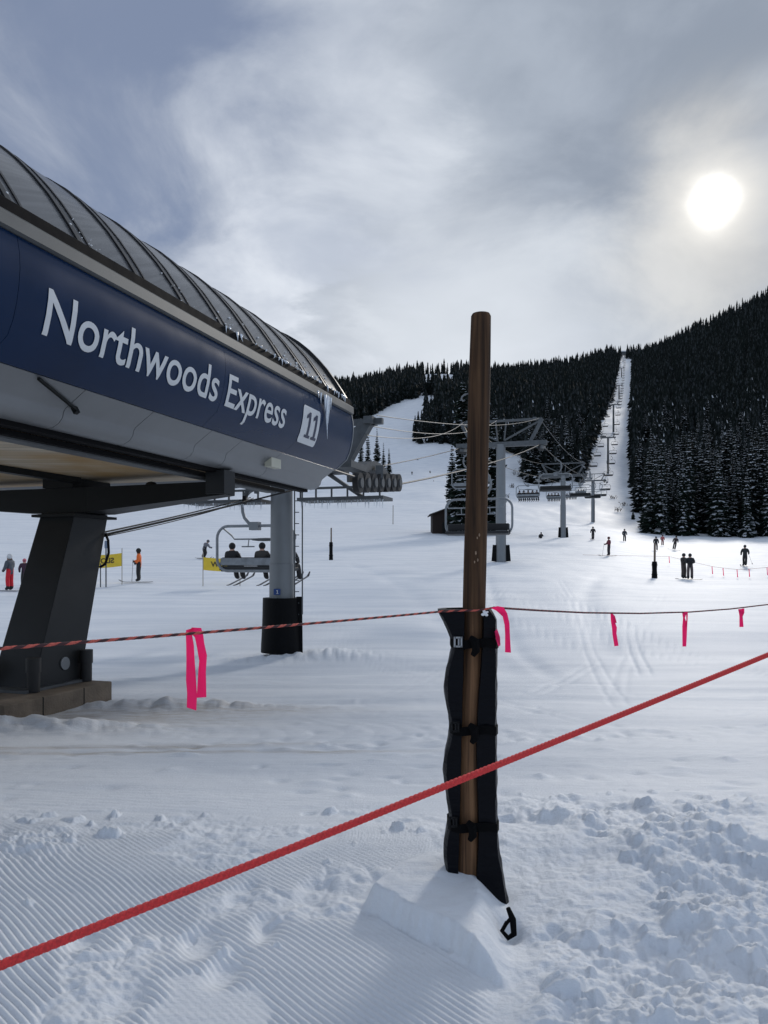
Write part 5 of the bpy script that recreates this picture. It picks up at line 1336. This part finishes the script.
own(368, 352, 19.5, 3.2, 107, 'spruce left in the small stand, partly behind the steel frame', 0.2, 36, 7, group=GL)
own(361, 356, 18.0, 3.2, 108, 'leftmost spruce of the small stand, mostly behind the steel frame', 0.2, 36, 7, group=GL)
own(645, 184, 6.5, 2.1, 109, 'small young spruce at the lower left corner of the right forest', 0.3, 22, 8)
own(650, 181, 10.0, 2.8, 110, 'second small spruce at the lower left corner of the right forest', 0.3, 26, 8)
own(633, 235, 2.6, 0.9, 111, 'tiny lone spruce sapling on snow at the cut edge', 0.2, 14, 7)
for (px, y, lb, h, sd) in ((511,488,'lowest shrub sprigs in the snow gap right of the second tower',2.6,1),(516,475,'middle shrub sprigs in the snow gap right of the second tower',3.0,2),(521,464,'upper shrub sprigs in the snow gap right of the second tower',3.2,3),(617,511,'low bare shrub on the snow of the cut near its foot',1.6,4),(624,506,'bare shrub further right on the snow of the cut',1.6,5),(613,499,'thin bare shrub higher on the snow of the cut',1.8,6),(506,498,'sprig of shrub beside the second tower column',2.2,7)):
    q = stand(px, y); o = tag(empty('bare_shrub', q), lb, 'shrub'); g = random.Random(sd); mb = MB()
    for k in range(11):
        a = V(g.uniform(-1.2,1.2), g.uniform(-1,1), -0.2); b = a+V(g.uniform(-.9,.9), g.uniform(-.5,.5), h*g.uniform(.4,1)); mb.tube([a, a.lerp(b,.6)+V(.1,0,.1), b], [0.07,0.05,0.02], 4)
        for m_ in range(3): c = a.lerp(b, g.uniform(.4,.95)); mb.tube([c, c+V(g.uniform(-.6,.6),g.uniform(-.3,.3),g.uniform(.1,.6))], [0.05,0.015], 4)
    mb.build('branches', bark, o)
# forest
PROTO = [make_spruce(200+i, 20.0, [3.7,3.2,4.1,3.0,3.6,3.4][i], 34, 9, [.5,.66,.42,.58,.34,.72][i], needle if i % 2 else needle2, 0.04) for i in range(6)]
pu = [False]*6
PXR = lambda X, Y: 384+F*X/Y
def in_forest(px, Y):
    if 424 < px < 454 and 900 < Y < 1285: return False, ''
    if px > 620 + (12 if Y < 1300 else 6) :
        pb = float(np.interp(px, [632,646,648,652,700,768,900], [262,258,200,178,172,172,172]))
        return Y > pb, 'R'
    lim = float(np.interp(Y, [330,358,484,700,1000,1500], [579,583,599,610,617,622]))
    left = float(np.interp(Y, [330,420,430,445,455,525,540,720,760], [526,524,512,470,413,413,434,438,428]))
    if Y > 335 and left < px < lim: return True, 'M'
    if Y > 455:
        X = (px-384)*Y/F; yg = HZ-(gz(X, Y)-EYE)*F/Y
        if px < 445 and yg < float(np.interp(px, [330,360,379,390,403,428,440], [432,422,412,405.5,400.5,395,393])):
            if 424 < px < 452 and 900 < Y < 1285: return False, ''
            return px < 440 or px < lim, 'L'
    return False, ''
cand = []
g = np.random.default_rng(77)
Y = 168.0
while Y < 1480:
    step = float(np.interp(Y, [190,350,600,1000,1500], [4.6,5.0,5.7,7.6,11]))
    for px in np.arange(250, 905, step*F/Y):
        p_ = px+g.uniform(-.45,.45)*step*F/Y; y_ = Y+g.uniform(-.45,.45)*step
        ok, reg = in_forest(p_, y_)
        if not ok: continue
        if Y > 1330 and not (590 < p_ < 700): continue
        if p_ < 330 and Y < 900: continue
        cand.append((p_, y_, reg))
    Y += step
cand = np.array([(a, b, 'RML'.index(c)) for a, b, c in cand])
Xs = (cand[:,0]-384)*cand[:,1]/F; Zs = ground(Xs, cand[:,1])
hs = g.normal(18.5, 4.2, len(cand)).clip(8, 29)
hs[(cand[:,0] > 409) & (cand[:,0] < 424) & (cand[:,1] < 540)] *= 0.62
hs[(cand[:,0] > 420) & (cand[:,0] < 456) & (cand[:,1] > 770) & (cand[:,1] < 905)] *= 0.55
vis = (cand[:,0] > 380) & (cand[:,0] < 775)
order = np.argsort(np.where(vis, cand[:,1]/hs, 1e9))
near_ids = set(order[:270].tolist())
LAB = ['snow-flecked dark spruce in the front rows of the dense forest on the right', 'dark spruce in the lower rows of the forest left of the lift cut', 'dark spruce of the far left ridge forest']
GRP = ['spruces along the front of the right forest', 'spruces along the foot of the middle forest', 'spruces of the left ridge']
for i in sorted(near_ids):
    k = int(g.integers(0, 6))
    set_tree(PROTO[k], pu[k], (Xs[i], cand[i,1], Zs[i]-0.3), hs[i]/20, g.uniform(0, 6.28), LAB[int(cand[i,2])], GRP[int(cand[i,2])]); pu[k] = True
# everything beyond: one mass
def low(seed, tiers, seg, snowf):
    q = np.random.default_rng(seed); vs = []; fs = []; ms = []
    for t in range(tiers):
        u = 0.04+0.96*t/tiers; rr = 2.9*(1-u)**0.85+0.25; z = 20*u; b = len(vs); hgt = 20/tiers*1.9
        vs.append((0,0,min(20.4, z+hgt)))
        for k in range(seg):
            a = 2*math.pi*(k+q.uniform(-.3,.3)+t*.5)/seg; l = rr*(q.uniform(.45,.7) if k % 2 else q.uniform(.8,1.25)); vs.append((l*math.cos(a), l*math.sin(a), z-l*q.uniform(.1,.4)))
        for k in range(seg):
            fs.append((b, b+1+k, b+1+(k+1) % seg)); ms.append(1 if q.random() < snowf else (2 if q.random() < .22 else 0))
    return np.array(vs), np.array(fs), np.array(ms)
far_ids = np.array([i for i in range(len(cand)) if i not in near_ids])
VV = []; FF = []; MM = []; off = 0
for (lo, hi, tiers, seg, sf) in ((0,520,15,10,.02),(520,900,10,8,.0),(900,3000,7,8,.0)):
    protos = [low(300+tiers*10+k, tiers, seg, sf) for k in range(5)]
    ids = far_ids[(cand[far_ids,1] >= lo) & (cand[far_ids,1] < hi)]
    for k in range(5):
        sub = ids[k::5]
        if len(sub) == 0: continue
        pv, pf, pm = protos[k]; n = len(sub)
        an = g.uniform(0, 6.28, n); sc = hs[sub]/20; wd = sc*(g.uniform(1.0,1.35,n) if lo < 900 else g.uniform(.7,1.15,n))
        ca, sa = np.cos(an), np.sin(an)
        x = (pv[None,:,0]*ca[:,None]-pv[None,:,1]*sa[:,None])*wd[:,None]+Xs[sub][:,None]
        y = (pv[None,:,0]*sa[:,None]+pv[None,:,1]*ca[:,None])*wd[:,None]+cand[sub,1][:,None]
        z = pv[None,:,2]*sc[:,None]+Zs[sub][:,None]-0.4
        VV.append(np.stack([x,y,z],-1).reshape(-1,3)); FF.append((pf[None]+(np.arange(n)*len(pv))[:,None,None]).reshape(-1,3)+off); MM.append(np.tile(pm, n)); off += n*len(pv)
VV = np.concatenate(VV); FF = np.concatenate(FF); MM = np.concatenate(MM)
me = bpy.data.meshes.new('distant_forest')
me.vertices.add(len(VV)); me.vertices.foreach_set('co', VV.ravel()); me.loops.add(FF.size); me.loops.foreach_set('vertex_index', FF.ravel().astype(np.int32))
me.polygons.add(len(FF)); me.polygons.foreach_set('loop_start', np.arange(0, FF.size, 3, dtype=np.int32)); me.polygons.foreach_set('loop_total', np.full(len(FF), 3, dtype=np.int32))
me.materials.append(needle2); me.materials.append(twig_snow); me.materials.append(frosted); me.polygons.foreach_set('material_index', MM.astype(np.int32)); me.update(calc_edges=True)
o = bpy.data.objects.new('distant_forest', me); COL.objects.link(o); tag(o, 'dark mass of spruce forest covering the hills on both sides of the cut', 'forest', kind='stuff')
print('trees', len(cand), 'far tris', len(FF))

# ------------------------------------------------------------------ sky, sun, camera
SD = Vector(((714-384)/F, 1, (HZ-200)/F)).normalized()
az = math.atan2(SD.x, SD.y); el = math.asin(SD.z)
world = bpy.data.worlds.new('World'); scene.world = world; world.use_nodes = True
nt = world.node_tree; N = nt.nodes.new; L = nt.links.new
for n in list(nt.nodes): nt.nodes.remove(n)
outw = N('ShaderNodeOutputWorld'); bg = N('ShaderNodeBackground'); bg.inputs['Strength'].default_value = 0.1; L(bg.outputs[0], outw.inputs['Surface'])
sky = N('ShaderNodeTexSky'); sky.sky_type = 'NISHITA'; sky.sun_disc = False; sky.sun_elevation = el; sky.sun_rotation = az; sky.altitude = 3000; sky.air_density = 1.0; sky.dust_density = 0.6
tc = N('ShaderNodeTexCoord')
nrm = N('ShaderNodeVectorMath'); nrm.operation = 'NORMALIZE'; L(tc.outputs['Generated'], nrm.inputs[0])
sep = N('ShaderNodeSeparateXYZ'); L(nrm.outputs[0], sep.inputs[0])
def M(op, a, b=None, clamp=False):
    n = N('ShaderNodeMath'); n.operation = op; n.use_clamp = clamp
    for i, x in enumerate((a, b)):
        if x is None: continue
        if isinstance(x, (int, float)): n.inputs[i].default_value = x
        else: L(x, n.inputs[i])
    return n.outputs[0]
def MR(v, a, b, c=0.0, d=1.0, sm=True):
    n = N('ShaderNodeMapRange'); n.interpolation_type = 'SMOOTHSTEP' if sm else 'LINEAR'
    L(v, n.inputs['Value']); n.inputs['From Min'].default_value = a; n.inputs['From Max'].default_value = b; n.inputs['To Min'].default_value = c; n.inputs['To Max'].default_value = d
    return n.outputs[0]
def MIX(f, a, b):
    n = N('ShaderNodeMix'); n.data_type = 'RGBA'
    if isinstance(f, (int, float)): n.inputs['Factor'].default_value = f
    else: L(f, n.inputs['Factor'])
    for k, x in ((6, a), (7, b)):
        if isinstance(x, tuple): n.inputs[k].default_value = (*x, 1)
        else: L(x, n.inputs[k])
    return n.outputs[2]
den = M('ADD', M('MAXIMUM', sep.outputs['Z'], 0.0), 0.22)
cu = N('ShaderNodeCombineXYZ'); L(M('DIVIDE', sep.outputs['X'], den), cu.inputs[0]); L(M('DIVIDE', sep.outputs['Y'], den), cu.inputs[1])
def noise(scale, detail, rough, dist=0.0, off=(0,0,0)):
    mp = N('ShaderNodeMapping'); mp.inputs['Location'].default_value = off; L(cu.outputs[0], mp.inputs[0])
    n = N('ShaderNodeTexNoise'); n.inputs['Scale'].default_value = scale; n.inputs['Detail'].default_value = detail; n.inputs['Roughness'].default_value = rough; n.inputs['Distortion'].default_value = dist
    L(mp.outputs[0], n.inputs['Vector']); return n.outputs['Fac']
nA = noise(1.7, 8, 0.58, 0.45, (3.1,1.7,0)); nB = noise(3.0, 6, 0.55, 0.3, (7.7,2.2,0)); nC = noise(0.7, 4, 0.5, 0.2, (1.2,9.4,0))
def dirv(px, y): return Vector(((px-384)/F, 1, (HZ-y)/F)).normalized()
def lobe(px, y, c0, c1, wob=0.0):
    """1 near a sky direction, falling to 0 between two angles (degrees)"""
    n = N('ShaderNodeVectorMath'); n.operation = 'DOT_PRODUCT'; L(nrm.outputs[0], n.inputs[0]); n.inputs[1].default_value = dirv(px, y)
    ang = M('ARCCOSINE', M('MINIMUM', n.outputs['Value'], 0.99999))
    if wob: ang = M('ADD', ang, M('MULTIPLY', M('SUBTRACT', nA, 0.5), wob))
    return MR(ang, R(c0), R(c1), 1.0, 0.0)
grey = MIX(MR(nB, 0.36, 0.66), (1.85,2.15,2.65), (2.6,2.95,3.5))
bright = MIX(MR(nB, 0.34, 0.66), (3.4,3.75,4.4), (4.9,5.2,5.7))
cloud = MIX(MR(nA, 0.43, 0.58), grey, bright)
# placement of the clouds in the sky
cloud = MIX(M('MULTIPLY', lobe(590, 100, 9, 25, 0.6), 0.93), cloud, grey)
cloud = MIX(M('MULTIPLY', lobe(270, 105, 4, 15, 0.8), 0.72), cloud, bright)
cloud = MIX(M('MULTIPLY', lobe(425, 182, 1, 6, 0.4), 0.55), cloud, bright)
cloud = MIX(M('MULTIPLY', lobe(480, 310, 3, 15, 0.5), 0.8), cloud, (4.9,5.2,5.6))
low_ = MR(M('ADD', sep.outputs['Z'], M('MULTIPLY', M('SUBTRACT', nB, 0.5), 0.25)), 0.14, 0.36, 1.0, 0.0)
cloud = MIX(M('MULTIPLY', low_, 0.7), cloud, MIX(nB, (4.0,4.3,4.8), (5.6,5.85,6.1)))
blue = MIX(0.88, sky.outputs[0], MIX(MR(nA, 0.38, 0.60), (1.25,1.55,2.3), (2.7,2.95,3.5)))
hole = M('MAXIMUM', M('MULTIPLY', lobe(20, 130, 5, 19, 0.9), 0.9), M('MULTIPLY', lobe(170, 235, 1, 11, 0.6), 0.7))
cloud = MIX(hole, cloud, blue)
cloud = MIX(MR(sep.outputs['Y'], 0.15, -0.6, 0.0, 0.9), cloud, MIX(0.7, sky.outputs[0], (2.5,3.0,3.9)))
glow = lobe(718, 212, 1.0, 12, 0.35); halo = lobe(714, 200, 0.4, 5.5, 0.06); disc = lobe(714, 200, 0.0, 3.4, 0.045)
cloud = MIX(M('MULTIPLY', M('MULTIPLY', glow, glow), 0.6), cloud, (5.2,5.1,4.85))
cloud = MIX(M('MULTIPLY', M('POWER', halo, 1.8), M('ADD', 0.25, nB)), cloud, (6.5,6.3,5.9))
cloud_out = MIX(M('POWER', disc, 4.5), cloud, (22.0,21.5,20.5))
L(cloud_out, bg.inputs['Color'])
sun = bpy.data.lights.new('sun', 'SUN'); sun.energy = 0.8; sun.angle = R(7); sun.color = (1.0,0.94,0.86)
so = bpy.data.objects.new('sun', sun); COL.objects.link(so); so.rotation_euler = (-SD).to_track_quat('-Z', 'Y').to_euler()
cam = bpy.data.cameras.new('camera'); co = bpy.data.objects.new('camera', cam); COL.objects.link(co)
cam.sensor_fit = 'VERTICAL'; cam.sensor_height = 36; cam.lens = F/1024*36; cam.shift_y = (HZ-512)/1024
co.location = (0, 0, EYE); co.rotation_euler = (R(90), 0, 0); cam.clip_start = 0.05; cam.clip_end = 6000
scene.camera = co
vs = scene.view_settings; vs.view_transform = 'Standard'; vs.look = 'None'; vs.exposure = 0.62; vs.gamma = 1; vs.use_curve_mapping = False
scene.cycles.max_bounces = 6; scene.cycles.use_denoising = True
